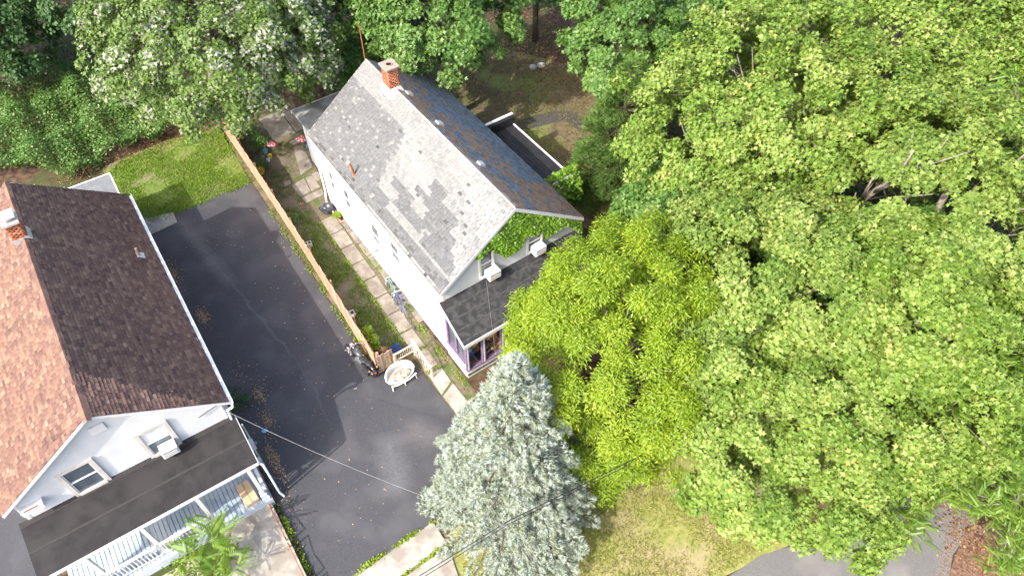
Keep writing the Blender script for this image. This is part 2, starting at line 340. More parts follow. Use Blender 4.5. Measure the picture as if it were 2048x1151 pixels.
M_ROLL = mat('rolled_asphalt_roof', (.016,.015,.016),(.024,.022,.023), 3, .85, .2, 60, c3=(.029,.027,.027), scale3=.9)
M_ROLLG = mat('worn_rolled_roof', (.022,.022,.025),(.036,.036,.04), 4, .8, .2, 60, c3=(.05,.05,.053), scale3=4)
M_EPDM = mat('black_membrane', (.014,.014,.016),(.026,.025,.027), 2, .55, .05, 30)
S_BROWN = ramp_mat('brown_shingle', [(0,(.075,.045,.040)),(.3,(.115,.066,.055)),(.6,(.165,.096,.074)),(.85,(.225,.14,.10)),(1,(.26,.172,.125))], noise_amt=.3)
S_GREY = ramp_mat('grey_shingle', [(0,(.03,.03,.028)),(.08,(.07,.072,.072)),(.4,(.115,.118,.122)),(.7,(.178,.18,.178)),(1,(.24,.24,.228))], noise_amt=.3)
S_BLUE = ramp_mat('blue_brown_shingle', [(0,(.18,.20,.225)),(.45,(.31,.34,.37)),(.55,(.38,.22,.135)),(1,(.55,.34,.22))], noise_amt=.25)

def shingles(roof, name, m, O, ux, up, L, S, e, wt, colfn, n_ind=0, thick=.024, clip=None):
    """courses of tabs on a slope: O eave corner, ux along eave, up the slope (unit, roof-local)"""
    O = np.array(O); ux = np.array(ux, float); up = np.array(up, float); nn = np.cross(ux, up)
    if nn[2] < 0: nn = -nn
    items = []
    for r in range(int(S/e+.5)):
        x = -random.random()*wt
        while x < L:
            wd = wt*random.uniform(.8,1.2); x0, x1 = max(x,0), min(x+wd-.012, L)
            if x1-x0 > .05:
                c = colfn((x0+x1)/2, r*e, r)
                if c is not None: items.append((x0, x1, r*e, min(r*e+e*1.05, S), c, random.uniform(.6,1.5)*thick))
            x += wd
    def geo(x0, x1, s0, s1, t):
        a = [O+ux*x0+up*s0, O+ux*x1+up*s0, O+ux*x1+up*s1, O+ux*x0+up*s1]
        return [a[0]+nn*t, a[1]+nn*t, a[2]+nn*t*.15, a[3]+nn*t*.15, a[0]-nn*.005, a[1]-nn*.005]
    ind = set()
    if n_ind:
        M = np.array(roof.matrix_world); camp = np.array(cam.location)
        def dist(it):
            p = O+ux*(it[0]+it[1])/2+up*it[2]; return np.linalg.norm((M@np.append(p,1))[:3]-camp)
        order = sorted(range(len(items)), key=lambda i: dist(items[i])); ind = set(order[:n_ind])
        cache = {}
        for i in ind:
            x0,x1,s0,s1,c,t = items[i]; q = (round(c*9)/9, round((x1-x0)/.03), round(t/.004))
            if q not in cache:
                w2 = q[1]*.03; t2 = max(q[2]*.004,.008); v = [(0,0,t2),(w2,0,t2),(w2,s1-s0,t2*.15),(0,s1-s0,t2*.15),(0,0,-.005),(w2,0,-.005)]
                me = bpy.data.meshes.new('shingle'); me.from_pydata(v, [], [(0,1,2,3),(4,5,1,0),(0,3,4),(5,2,1)]); me.materials.append(m)
                a = me.attributes.new('rnd','FLOAT','FACE'); a.data.foreach_set('value', [q[0]]*4); cache[q] = me
            o = bpy.data.objects.new('shingle', cache[q]); col.objects.link(o); o.parent = roof
            p = O+ux*x0+up*s0
            nx = nn if np.dot(np.cross(ux,up),nn) > 0 else nn
            o.matrix_local = Matrix(((ux[0],up[0],nx[0],p[0]),(ux[1],up[1],nx[1],p[1]),(ux[2],up[2],nx[2],p[2]),(0,0,0,1)))
    V, F, C = [], [], []
    for i, (x0,x1,s0,s1,c,t) in enumerate(items):
        if i in ind: continue
        b = len(V); V += geo(x0,x1,s0,s1,t)
        F += [(b,b+1,b+2,b+3),(b+4,b+5,b+1,b),(b,b+3,b+4,b+4),(b+5,b+2,b+1,b+1)]; C += [c]*4
    Q = np.array(F); T = np.concatenate([Q[:,:3], Q[:,[0,2,3]]]); keep = [len({*map(int,t)}) == 3 for t in T]
    o = np_mesh(name, V, T[keep], m, roof, np.concatenate([C,C])[keep]); o['kind'] = 'stuff'; return o
def gable_wall(name, m, parent, x, th, y0, y1, z0, zc, ym, zr):   # wall slab with gable, thickness along x
    return MB().prism([(x,y0,z0),(x,y1,z0),(x,y1,zc),(x,ym,zr),(x,y0,zc)], (th,0,0)).build(name, m, parent)
def window(parent, face, x, y, z0, z1, wd, frame_m, fw=.1, ac=None, blind=False, flip=1):
    """face 'x+': window on plane x=const looking +x;  'y-': plane y=const looking -y"""
    def b(name, m, a0,a1, z0,z1, d0,d1, par):
        if face == 'x+': return box(name, m, par, x+d0, x+d1, a0, a1, z0, z1)
        return box(name, m, par, a0, a1, y-d1, y-d0, z0, z1)
    c = y if face == 'x+' else x
    fo = b('window', M_GLASS, c-wd/2, c+wd/2, z0, z1, -.04, .02, parent)
    b('frame', frame_m, c-wd/2-fw, c-wd/2, z0-fw, z1+fw, -.05, .07, fo); b('frame', frame_m, c+wd/2, c+wd/2+fw, z0-fw, z1+fw, -.05, .07, fo)
    b('frame', frame_m, c-wd/2, c+wd/2, z1, z1+fw, -.05, .068, fo); b('sill', frame_m, c-wd/2, c+wd/2, z0-fw, z0, -.05, .1, fo)
    b('sash_rail', M_TRIM, c-wd/2, c+wd/2, (z0+z1)/2-.03, (z0+z1)/2+.03, -.03, .05, fo)
    b('sash_stile', M_TRIM, c-wd/2, c-wd/2+.045, z0, z1, -.03, .042, fo); b('sash_stile', M_TRIM, c+wd/2-.045, c+wd/2, z0, z1, -.03, .042, fo)
    if blind: b('blind', mat('blind', (.55,.57,.58),(.62,.63,.64),3,.8), c-wd/2+.05, c+wd/2-.05, (z0+z1)/2+.03, z1, .021, .03, fo)
    return fo
def air_conditioner(house_name, loc, rz, label):
    t = thing('air_conditioner', label, 'air conditioner', loc, rz, 'window air conditioners')
    box('casing', M_TRIM, t, 0, .42, -.29, .29, 0, .4, bevel=.015)
    g = box('grille', M_DARK, t, .421, .432, -.24, .24, .06, .34)
    for k in range(7): box('louvre', mat('ac_louvre',(.5,.5,.5)), g, .433, .445, -.24, .24, .07+k*.038, .085+k*.038)
    for s in (-1, 1): box('side_vent', mat('ac_vent',(.35,.35,.36)), t, .12, .34, s*.291-.004, s*.291+.004, .12, .3)
    return t
def clapboards(parent, m, x, y0, y1, z0, z1, step, gab=None, name='clapboard'):
    """boards on plane x looking +x; gab=(eave z, ridge y, ridge z) clips them under the rakes"""
    z = z0
    while z < z1-.02:
        zt = min(z+step, z1); a0, a1 = y0, y1; t0, t1 = y0, y1
        if gab:
            ze, ym, zr = gab
            def lim(zz):
                if zz <= ze: return y0, y1
                f = (zz-ze)/(zr-ze); return y0+(ym-y0)*f, y1+(ym-y1)*f
            a0, a1 = lim(z); t0, t1 = lim(zt)
            if t1-t0 < .02: break
        MB().hexa([(x,a0,z),(x,a1,z),(x+.042,a1,z),(x+.042,a0,z)], [(x,t0,zt),(x,t1,zt),(x+.006,t1,zt),(x+.006,t0,zt)]).build(name, m, parent)
        z = zt
def chimney(house, x, y, z0, z1, sx, sy, cap_m, flash=True):
    ch = box('chimney', M_MORTAR, house, x-sx/2+.012, x+sx/2-.012, y-sy/2+.012, y+sy/2-.012, z0, z1)
    V, F, C = [], [], []
    h = .075; z = z0; k = 0
    def brick(x0,x1,y0,y1,za,zb):
        b = len(V); V.extend([(x0,y0,za),(x1,y0,za),(x1,y1,za),(x0,y1,za),(x0,y0,zb),(x1,y0,zb),(x1,y1,zb),(x0,y1,zb)])
        F.extend([(b,b+1,b+5,b+4),(b+1,b+2,b+6,b+5),(b+2,b+3,b+7,b+6),(b+3,b,b+4,b+7),(b+4,b+5,b+6,b+7),(b+3,b+2,b+1,b)]); C.extend([random.random()]*6)
    while z+h <= z1:
        for side in range(4):
            Ls = sx if side % 2 == 0 else sy; n = max(2, round(Ls/.21)); wd = Ls/n; off = wd/2 if k % 2 else 0
            s = -off
            while s < Ls-.02:
                s0, s1 = max(s, 0)+.006, min(s+wd, Ls)-.006; s += wd
                if s1-s0 < .03: continue
                if side == 0: brick(x-sx/2+s0, x-sx/2+s1, y-sy/2, y-sy/2+.02, z+.006, z+h-.006)
                if side == 1: brick(x+sx/2-.02, x+sx/2, y-sy/2+s0, y-sy/2+s1, z+.006, z+h-.006)
                if side == 2: brick(x-sx/2+s0, x-sx/2+s1, y+sy/2-.02, y+sy/2, z+.006, z+h-.006)
                if side == 3: brick(x-sx/2, x-sx/2+.02, y-sy/2+s0, y-sy/2+s1, z+.006, z+h-.006)
        z += h; k += 1
    o = np_mesh('brickwork', V, F, M_BRICK, ch, C); o['kind'] = 'stuff'
    return ch

# ------------------------------- house with the brown roof -------------------------------
W, LN, ZE, ZR = 7.65, 12.9, 4.7, 7.42; ym = -W/2
hs = thing('brown_roofed_house', 'white house with a brown shingle roof and a long dark porch roof', 'house', Q0, A_L)
bpy.context.view_layer.update()
MB().box(-LN+.2,-.25,-W+.3,-.3,0,ZE-.05).build('wall', M_WHITE, hs)
MB().prism([(-LN+.2,-W+.3,ZE-.05),(-LN+.2,-.3,ZE-.05),(-LN+.2,ym,ZR-.24)], (LN-.45,0,0)).build('attic_wall', M_WHITE, hs)
clapboards(hs, M_WHITE, -.249, -W+.3, -.3, 3.2, ZR-.22, .15, (ZE+.02, ym, ZR-.2))
for y in (-W+.3, -.42): box('corner_board', M_TRIM, hs, -.25, -.205, y, y+.12, 0, ZE-.05)
sl = math.hypot(W/2, ZR-ZE); upR = (0, -W/2/sl, (ZR-ZE)/sl); upL = (0, W/2/sl, (ZR-ZE)/sl)
th = .12
roof = MB().prism([(-LN,0,ZE),(-LN,ym,ZR),(-LN,-W,ZE),(-LN,-W,ZE-th),(-LN,ym,ZR-th),(-LN,0,ZE-th)], (LN,0,0)).build('roof', mat('brown_felt',(.09,.05,.042),(.12,.07,.055),6), hs)
bpy.context.view_layer.update()
def cb(x, s, r): return min(1, max(0, random.gauss(.56, .17)))
shingles(roof, 'shingle_field', S_BROWN, (-LN,0,ZE+.004), (1,0,0), upR, LN, sl, .125, .23, cb, 150)
shingles(roof, 'shingle_field', S_BROWN, (-LN,-W,ZE+.004), (1,0,0), upL, LN, sl, .125, .23, lambda x,s,r: min(1,max(0,random.gauss(.56,.17))), 150)
k = -LN
while k < -.05:   # ridge cap
    c0 = ym; me_ = MB().add([(k,c0-.13,ZR-.06),(k+.3,c0-.13,ZR-.06),(k+.3,c0,ZR+.035),(k,c0,ZR+.035),(k,c0+.13,ZR-.06),(k+.3,c0+.13,ZR-.06)], [(0,1,2,3),(3,2,5,4)]).build('ridge_shingle', S_BROWN, roof)
    a = me_.data.attributes.new('rnd','FLOAT','FACE'); a.data.foreach_set('value', [random.uniform(.3,.8)]*2); k += .29
for y0, y1, z0, z1 in ((0,ym,ZE,ZR), (-W,ym,ZE,ZR)):   # rake boards
    for x in (0.0, -LN-.03): MB().hexa([(x,y0,z0-.13),(x,y1,z1-.13),(x+.03,y1,z1-.13),(x+.03,y0,z0-.13)],[(x,y0,z0-.01),(x,y1,z1-.01),(x+.03,y1,z1-.01),(x+.03,y0,z0-.01)]).build('rake_board', M_TRIM, roof)
gut = MB().add([(-LN,.01,ZE-.02),(0.05,.01,ZE-.02),(0.05,.01,ZE-.12),(-LN,.01,ZE-.12),(-LN,.12,ZE-.12),(.05,.12,ZE-.12),(.05,.13,ZE-.01),(-LN,.13,ZE-.01),(-LN,.115,ZE-.01),(.05,.115,ZE-.01),(.05,.11,ZE-.11),(-LN,.11,ZE-.11)],
    [(0,1,2,3),(3,2,5,4),(4,5,6,7),(7,6,9,8),(8,9,10,11)]).build('gutter', M_ALU, hs)
for i in range(17): box('gutter_strap', M_ALU, gut, -LN+.3+i*.77, -LN+.33+i*.77, -.12, .125, ZE+.005, ZE+.02)
MB().path([(.02,.07,ZE-.1),(.02,.02,ZE-.35),(-.12,-.2,ZE-.6),(-.12,-.24,ZE-1.3),(-.12,-.24,.2)], .05, 8).build('downspout', M_ALU, hs)
window(hs, 'x+', -.215, -2.63, 3.63, 5.08, .86, M_BEIGE, .13, blind=True); window(hs, 'x+', -.215, -5.19, 3.63, 5.02, .92, M_BEIGE, .13)
air_conditioner('brown', Lf(-.17,-2.5,3.66), A_L, 'white air conditioner in the beige framed window above the dark porch roof')
box('gable_vent', M_TRIM, hs, -.22, -.16, -4.1, -3.62, 6.2, 6.6)
bx_ = box('wall_cabinet', M_TRIM, hs, -.22, .06, -7.25, -6.55, 4.15, 4.4); box('cabinet_opening', mat('brown_wood',(.16,.09,.055),(.22,.13,.08),8), bx_, .0, .062, -7.15, -6.7, 4.405, 4.41)
MB().path([(-.18,-.35,4.6),(-.16,-1.15,4.45)], .015).build('cable_conduit', M_DARK, hs)
ch = chimney(hs, -9.5, ym-.1, ZR-.35, ZR+.75, .62, .5, None)
box('chimney_crown', M_MORTAR, ch, -9.86, -9.14, ym-.4, ym+.2, ZR+.75, ZR+.84); 
fc = MB().tube((-9.5,ym-.1,ZR+.84),(-9.5,ym-.1,ZR+1.0),.16,.16,10).build('flue', M_METAL, ch)
MB().box(-9.78,-9.22,ym-.38,ym+.18,ZR+1.0,ZR+1.06).build('flue_cap', M_METAL, ch, bevel=.01)
MB().add([(-9.83,ym-.42,ZR-.33),(-9.17,ym-.42,ZR-.33),(-9.17,ym+.28,ZR-.2),(-9.83,ym+.28,ZR-.2),(-9.83,ym-.37,ZR+.08),(-9.17,ym-.37,ZR+.08),(-9.17,ym+.17,ZR+.08),(-9.83,ym+.17,ZR+.08)],[(0,1,5,4),(1,2,6,5),(2,3,7,6),(3,0,4,7)]).build('flashing', M_METAL, ch)
pb = ZE+(.6)*(ZR-ZE)/(W/2)
fl = MB().add([(-8.6,-.75,pb+.13),(-8.25,-.75,pb+.13),(-8.25,-.42,pb-.1),(-8.6,-.42,pb-.1)],[(0,3,2,1)]).build('pipe_flashing', M_METAL, hs)
MB().tube((-8.43,-.6,pb-.05),(-8.43,-.6,pb+.42),.055,.055,10).build('vent_pipe', mat('pipe_brown',(.2,.13,.1),(.27,.18,.14),8,.6), fl)
# rear ell with grey flat roof
MB().box(-17.2,-LN+.19,-3.6,-.7,0,2.6).build('rear_ell_wall', M_WHITE, hs)
er = box('rear_ell_roof', mat('grey_roof',(.12,.13,.14),(.16,.17,.175),3,.8,.1), hs, -17.42, -LN+.1, -3.9, -.45, 2.6, 2.72); box('roof_edge', M_TRIM, er, -17.48, -17.42, -3.96, -.39, 2.55, 2.76); box('roof_edge', M_TRIM, er, -17.42, -LN+.1, -.45, -.39, 2.55, 2.76)
# porch
pr = MB().hexa([(-.24,-7.68,3.3),(-.24,-.1,3.3),(1.85,-.1,3.0),(1.85,-7.68,3.0)],[(-.24,-7.68,3.5),(-.24,-.1,3.5),(1.85,-.1,3.1),(1.85,-7.68,3.1)]).build('porch_roof', M_ROLL, hs)
MB().hexa([(.82,-7.67,3.29),(.82,-.12,3.29),(.9,-.12,3.275),(.9,-7.67,3.275)],[(.82,-7.67,3.309),(.82,-.12,3.309),(.9,-.12,3.294),(.9,-7.67,3.294)]).build('seam', mat('tar_seam',(.03,.028,.028),(.04,.037,.037),9,.8), pr)
MB().hexa([(-.24,-7.67,3.5),(-.24,-.12,3.5),(-.05,-.12,3.46),(-.05,-7.67,3.46)],[(-.24,-7.67,3.56),(-.24,-.12,3.56),(-.05,-.12,3.476),(-.05,-7.67,3.476)]).build('flashing_strip', mat('tar_flash',(.025,.023,.023),(.035,.032,.032),9,.8), pr)
MB().hexa([(1.85,-7.68,2.92),(1.85,-.1,2.92),(1.88,-.1,2.92),(1.88,-7.68,2.92)],[(1.85,-7.68,3.09),(1.85,-.1,3.09),(1.88,-.1,3.09),(1.88,-7.68,3.09)]).build('fascia', M_TRIM, pr)
MB().hexa([(-.2,-.1,3.2),(-.2,-.07,3.2),(1.85,-.07,2.92),(1.85,-.1,2.92)],[(-.2,-.1,3.48),(-.2,-.07,3.48),(1.85,-.07,3.09),(1.85,-.1,3.09)]).build('side_fascia', M_TRIM, pr)
DZ = .6
dk = box('deck', mat('deck_frame',(.2,.22,.25)), hs, -.2, 2.05, -7.6, -.3, .0, DZ-.04)
yy = -7.6; M_DECK = mat('blue_grey_deck_paint', (.26,.33,.41),(.34,.41,.49), 3, .55, .1, 30, c3=(.42,.48,.54), scale3=1.3)
while yy < -.42:
    box('deck_board', M_DECK, dk, -.18, 2.07, yy+.008, yy+.152, DZ-.035, DZ+random.uniform(-.003,.003)); yy += .165
box('skirt', mat('skirt_blue',(.42,.47,.54),(.5,.55,.6),4,.6), dk, 2.05, 2.09, -7.6, -.3, .05, DZ-.04)
for y in (-.52, -2.45, -4.4, -6.3, -7.5):
    c = box('porch_column', M_TRIM, hs, 1.72, 1.86, y-.07, y+.07, DZ, 2.97); box('column_base', M_TRIM, c, 1.67, 1.91, y-.12, y+.12, DZ, DZ+.2)
for y0, y1 in ((-4.33,-2.52), (-6.23,-4.47), (-7.43,-6.37)):
    rl = box('railing', M_TRIM, hs, 1.88, 1.98, y0-.02, y1+.02, DZ+.82, DZ+.88); box('bottom_rail', M_TRIM, rl, 1.9, 1.96, y0, y1, DZ+.1, DZ+.15)
    y = y0+.1
    while y < y1-.05: box('baluster', M_TRIM, rl, 1.91, 1.95, y-.02, y+.02, DZ+.15, DZ+.82); y += .135
sr = box('side_rail', M_TRIM, hs, .05, 1.72, -.42, -.3, DZ+.7, DZ+.78); box('bottom_rail', M_TRIM, sr, .05, 1.72, -.39, -.33, DZ+.1, DZ+.15)
x = .12
while x < 1.68: box('baluster', M_TRIM, sr, x-.02, x+.02, -.38, -.34, DZ+.15, DZ+.7); x += .135
MB().path([(1.8,-.1,2.95),(1.86,.02,2.8),(1.86,.02,.25),(2.0,.1,.1)], .045, 8).build('porch_downspout', M_ALU, hs)
# electric meter with conduit on the side
mt = thing('electric_meter', 'grey electric meter with conduit beside the dark porch roof', 'meter', Lf(.25,-.06,0), A_L)
box('meter_box', M_METAL, mt, -.18, .12, -.23, .1, 1.55, 2.0, bevel=.02); MB().tube((-.03,.1,1.78),(-.03,.2,1.78),.1,.09,14).build('meter_dial', M_GLASS, mt)
MB().path([(-.03,-.06,2.0),(-.03,.06,2.3),(-.03,.06,3.35)], .035, 8).build('conduit', M_METAL, mt); MB().path([(.05,.0,1.55),(.05,.0,.0)], .035, 8).build('conduit', M_METAL, mt); box('gas_fitting', M_METAL, mt, .2, .42, -.2, .04, .9, 1.12, bevel=.02)
MB().path([(.3,-.08,.95),(.3,-.08,0)],.025,8).build('pipe', M_METAL, mt)

# ------------------------------- house with the grey roof -------------------------------
W, LN, ZE, ZR = 7.45, 12.25, 4.7, 7.45; ym = W/2
hg = thing('grey_roofed_house', 'white house with patched grey roof slope, ivy gable and purple porch posts', 'house', P0, A_G)
MB().box(-LN+.15,-.25,.2,W-.2,.28,ZE-.05).build('wall', M_STUCCO, hg)
box('foundation', M_FOUND, hg, -LN+.17, -.24, .215, W-.215, 0, .281)
MB().prism([(-LN+.15,.2,ZE-.05),(-LN+.15,W-.2,ZE-.05),(-LN+.15,ym,ZR-.24)], (LN-.4,0,0)).build('attic_wall', M_GWALL, hg)
clapboards(hg, M_GWALL, -.249, .2, W-.2, .29, ZR-.22, .13, (ZE+.0, ym, ZR-.2))
box('corner_board', M_TRIM, hg, -.25, -.21, .18, .3, .56, ZE-.05); box('corner_board', M_TRIM, hg, -.37, -.25, .165, .2, .56, ZE-.05)
sl = math.hypot(W/2, ZR-ZE); upL = (0, W/2/sl, (ZR-ZE)/sl); upR = (0, -W/2/sl, (ZR-ZE)/sl)
roof = MB().prism([(-LN,0,ZE),(-LN,ym,ZR),(-LN,W,ZE),(-LN,W,ZE-th),(-LN,ym,ZR-th),(-LN,0,ZE-th)], (LN,0,0)).build('roof', mat('grey_felt',(.06,.06,.06),(.10,.10,.10),6), hg)
bpy.context.view_layer.update()
dark_patch = [(8.2,9.3,2.6,3.1),(8.5,10.6,1.9,2.6),(9.0,11.2,1.35,1.95),(7.2,9.4,.9,1.5),(6.3,8.0,1.4,1.8),(9.6,12.0,.7,1.2),(6.0,12.2,.1,.55),(5.2,7.0,.5,.95),(9.9,11.6,1.0,1.4),(7.6,8.6,2.0,2.3)]
def cg(x, s, r):
    if s < .32 and random.random() < .2: return random.uniform(.05,.3)
    if random.random() < (.012 if x > 5.5 else .006): return random.uniform(.03,.2)
    if x < 6.0-.28*s+random.uniform(-.15,.15): return random.gauss(.42,.05)+(.3 if s > 3.5 or random.random() < .05 else 0)
    for a,b,c,d in dark_patch:
        if a < x < b and c < s < d: return random.gauss(.36,.06)
    return min(1, random.gauss(.74,.075)+.06*math.sin(x*.9+r*.35))
shingles(roof, 'shingle_field', S_GREY, (-LN,0,ZE+.004), (1,0,0), upL, LN, sl, .125, .21, cg, 300)
ph = [random.uniform(0,9) for _ in range(40)]
def cbb(x, s, r):
    q, xn = s/sl, x/LN; wob = .05*math.sin(x*1.3)+.03*math.sin(x*3.7+1)+random.gauss(0,.035)
    brown = abs(q+wob-(.86-.42*xn)) < .085 or (q+wob > .80 and xn > .12+.1*math.sin(x)) or (xn > .8 and q+wob < .62+.6*(xn-.8)) or (abs(q+wob-(.62-.3*xn)) < .05 and math.sin(x*1.1) > -.3)
    return random.uniform(.58,1) if (brown and random.random() < .82) or random.random() < .06 else random.uniform(0,.45)
shingles(roof, 'blue_shingle_field', S_BLUE, (-LN,W,ZE+.004), (1,0,0), upR, LN, sl, .13, .22, cbb)
MB().add([(-LN,ym-.07,ZR-.04),(0,ym-.07,ZR-.04),(0,ym,ZR+.03),(-LN,ym,ZR+.03),(-LN,ym+.2,ZR-.125),(0,ym+.2,ZR-.125)], [(0,1,2,3),(3,2,5,4)]).build('ridge_strip', mat('ridge_strip',(.36,.27,.2),(.40,.38,.36),1.5,.85), roof)
for y0 in (0, W):
    for x in (0.0, -LN-.03): MB().hexa([(x,y0,ZE-.2),(x,ym,ZR-.2),(x+.03,ym,ZR-.2),(x+.03,y0,ZE-.2)],[(x,y0,ZE-.01),(x,ym,ZR-.01),(x+.03,ym,ZR-.01),(x+.03,y0,ZE-.01)]).build('rake_board', M_GWALL, roof)
box('eave_board', M_STUCCO, roof, -LN, 0, .0, .03, ZE-.22, ZE-.12); box('eave_board', M_TRIM, roof, -LN, 0, W-.03, W, ZE-.22, ZE-.12)
ch = chimney(hg, -9.7, ym-.02, ZR-.35, ZR+1.05, .62, .55, None)
cr = MB().box(-10.08,-9.32,ym-.37,ym+.33,ZR+1.05,ZR+1.14).build('chimney_crown', mat('crown_concrete',(.22,.18,.145),(.29,.24,.2),8,.9,.2), ch, bevel=.015)
MB().torus((-9.7,ym-.02,ZR+1.15),(0,0,1),.15,.025,16,6).build('flue_rim', mat('terracotta',(.3,.2,.15)), ch, True); MB().tube((-9.7,ym-.02,ZR+1.141),(-9.7,ym-.02,ZR+1.146),.14,.14,16).build('flue_opening', mat('soot',(.012,.01,.01)), ch)
MB().add([(-10.06,ym-.45,ZR-.33),(-9.34,ym-.45,ZR-.33),(-9.34,ym+.45,ZR-.33),(-10.06,ym+.45,ZR-.33),(-10.02,ym-.30,ZR+.1),(-9.38,ym-.30,ZR+.1),(-9.38,ym+.26,ZR+.1),(-10.02,ym+.26,ZR+.1)],[(0,1,5,4),(1,2,6,5),(2,3,7,6),(3,0,4,7)]).build('flashing', M_TRIM, ch)
MB().add([(-9.36,ym-.5,ZR-.345),(-8.95,ym-.32,ZR-.2),(-9.36,ym+.02,ZR+.05)],[(0,1,2)]).build('flashing_apron', M_TRIM, ch)
z_ = ZE+.35*(ZR-ZE)/ym
MB().path([(-8.0,.38,z_-.05),(-8.0,.36,z_+.35),(-8.02,.33,z_+.62),(-8.06,.27,z_+.68)], .06, 10).build('stove_pipe', M_RUST, hg)
MB().tube((-8.0,.4,z_-.02),(-8.0,.38,z_+.1),.11,.08,10).build('pipe_collar', M_RUST, hg)
for x in (-9.15,-6.5,-3.2):
    zz = ZR-.5*(ZR-ZE)/ym
    b_ = MB().hexa([(x-.16,ym+.36,zz+.07),(x+.16,ym+.36,zz+.07),(x+.16,ym+.68,zz-.16),(x-.16,ym+.68,zz-.16)],[(x-.13,ym+.42,zz+.20),(x+.13,ym+.42,zz+.20),(x+.13,ym+.66,zz+.06),(x-.13,ym+.66,zz+.06)]).build('roof_vent', M_METAL, hg, bevel=.01)
MB().path([(-LN-.1,ym,ZR-.3),(-LN-.1,ym,ZR+1.9)], .025, 8).build('antenna_mast', M_RUST, hg)
box('mast_bracket', M_RUST, hg, -LN-.12, -LN+.02, ym-.05, ym+.05, ZR-.2, ZR-.14)
# side windows, downspout
for x, z0, z1, w_ in ((-10.75,2.0,3.3,.5),(-9.1,1.95,3.35,.62),(-6.25,1.7,3.3,.78),(-4.3,2.5,3.75,.78)):
    window(hg, 'y-', x, .2, z0, z1, w_, M_TRIM, .09)
MB().path([(-LN+.1,.02,ZE-.2),(-LN+.12,.1,ZE-.5),(-LN+.12,.1,1.0),(-LN+.3,-.05,.35),(-LN+1.0,-.05,.12)], .05, 8).build('downspout', M_ALU, hg)
air_conditioner('grey side', G(-6.2,.16,1.78), A_G-math.pi/2, 'white air conditioner in a side window of the plain white wall')
# front windows
window(hg, 'x+', -.215, 2.4, 4.12, 5.6, .62, M_TRIM, .07); window(hg, 'x+', -.215, 4.9, 4.1, 5.2, .72, M_TRIM, .07)
air_conditioner('grey front', G(-.17,2.55,4.1), A_G, 'white air conditioner in the tall window beside the ivy'); air_conditioner('grey front2', G(-.17,4.95,4.08), A_G, 'white air conditioner in the window below the ivy')
# porch
pr = MB().hexa([(-.24,.03,3.72),(-.24,7.3,3.72),(1.55,7.3,2.65),(1.55,.03,2.65)],[(-.24,.03,3.86),(-.24,7.3,3.86),(1.55,7.3,2.78),(1.55,.03,2.78)]).build('porch_roof', M_ROLLG, hg)
for k in range(4):
    x = .1+k*.42; z0 = 3.86-(x+.24)*1.08/1.79
    MB().hexa([(x,.05,z0-.01),(x,7.28,z0-.01),(x+.05,7.28,z0-.04),(x+.05,.05,z0-.04)],[(x,.05,z0+.006),(x,7.28,z0+.006),(x+.05,7.28,z0-.026),(x+.05,.05,z0-.026)]).build('seam', mat('pale_seam',(.035,.035,.037),(.065,.065,.065),7,.8), pr)
MB().hexa([(1.55,.03,2.6),(1.55,7.3,2.6),(1.6,7.3,2.6),(1.6,.03,2.6)],[(1.55,.03,2.79),(1.55,7.3,2.79),(1.6,7.3,2.79),(1.6,.03,2.79)]).build('fascia', M_TRIM, pr)
MB().hexa([(-.24,.0,3.62),(-.24,.03,3.62),(1.6,.03,2.58),(1.6,.0,2.58)],[(-.24,.0,3.87),(-.24,.03,3.87),(1.6,.03,2.8),(1.6,.0,2.8)]).build('side_fascia', mat('grey_fascia',(.32,.34,.36),(.4,.42,.44),4,.6), pr)
M_PINE = mat('orange_floor_boards', (.44,.26,.12),(.54,.33,.16), 3, .5)
fl = box('porch_floor', M_DARK, hg, -.2, 1.4, .2, 7.2, .1, .28)
yy = .22
while yy < 7.05: box('floor_board', M_PINE, fl, -.2, 1.32, yy, yy+.108, .28, .3); yy += .115
box('porch_wall', M_STUCCO, hg, 1.28, 1.4, .2, 4.4, 0, .55); box('porch_side_wall', M_STUCCO, hg, -.24, 1.28, .18, .3, 0, .95)
box('sill', M_PURPLE, hg, 1.25, 1.45, .14, 4.4, .55, .62); box('side_sill', M_PURPLE, hg, -.2, 1.25, .14, .34, .95, 1.03)
for y in (.24, 1.08, 2.07, 2.85, 3.9, 7.1):
    z0 = .62 if y < 4.2 else .3
    c = box('porch_post', M_PURPLE, hg, 1.27, 1.43, y-.08, y+.08, z0, 2.72); box('post_trim', M_TRIM, c, 1.431, 1.445, y-.03, y+.03, z0, 2.6)
for x in (-.1, .6): box('porch_post', M_PURPLE, hg, x-.06, x+.06, .17, .31, 1.03, 2.95-x*.3)
for x0, x1 in ((-.04,.54),(.66,1.19)): box('side_pane', M_GLASS, hg, x0+.04, x1-.04, .23, .245, 1.05, 2.55)
box('roller_shade', mat('shade_cloth',(.6,.6,.62),(.7,.7,.7),4,.8), hg, 1.3, 1.33, 1.2, 1.95, 2.2, 2.68)
box('porch_step', M_CONC, hg, 1.4, 1.8, 4.6, 5.9, 0, .15)
lattice = box('foundation_vent', M_FOUND, hg, .55, 1.05, .165, .182, .3, .6)
scr = MB(); 
for k in range(3): scr.torus((.8+.05*k,.165,.28+.12*k-.1),(0,1,0),.12,.012,16,5)
scr.build('iron_scroll', mat('grey_iron',(.3,.32,.35)), lattice)
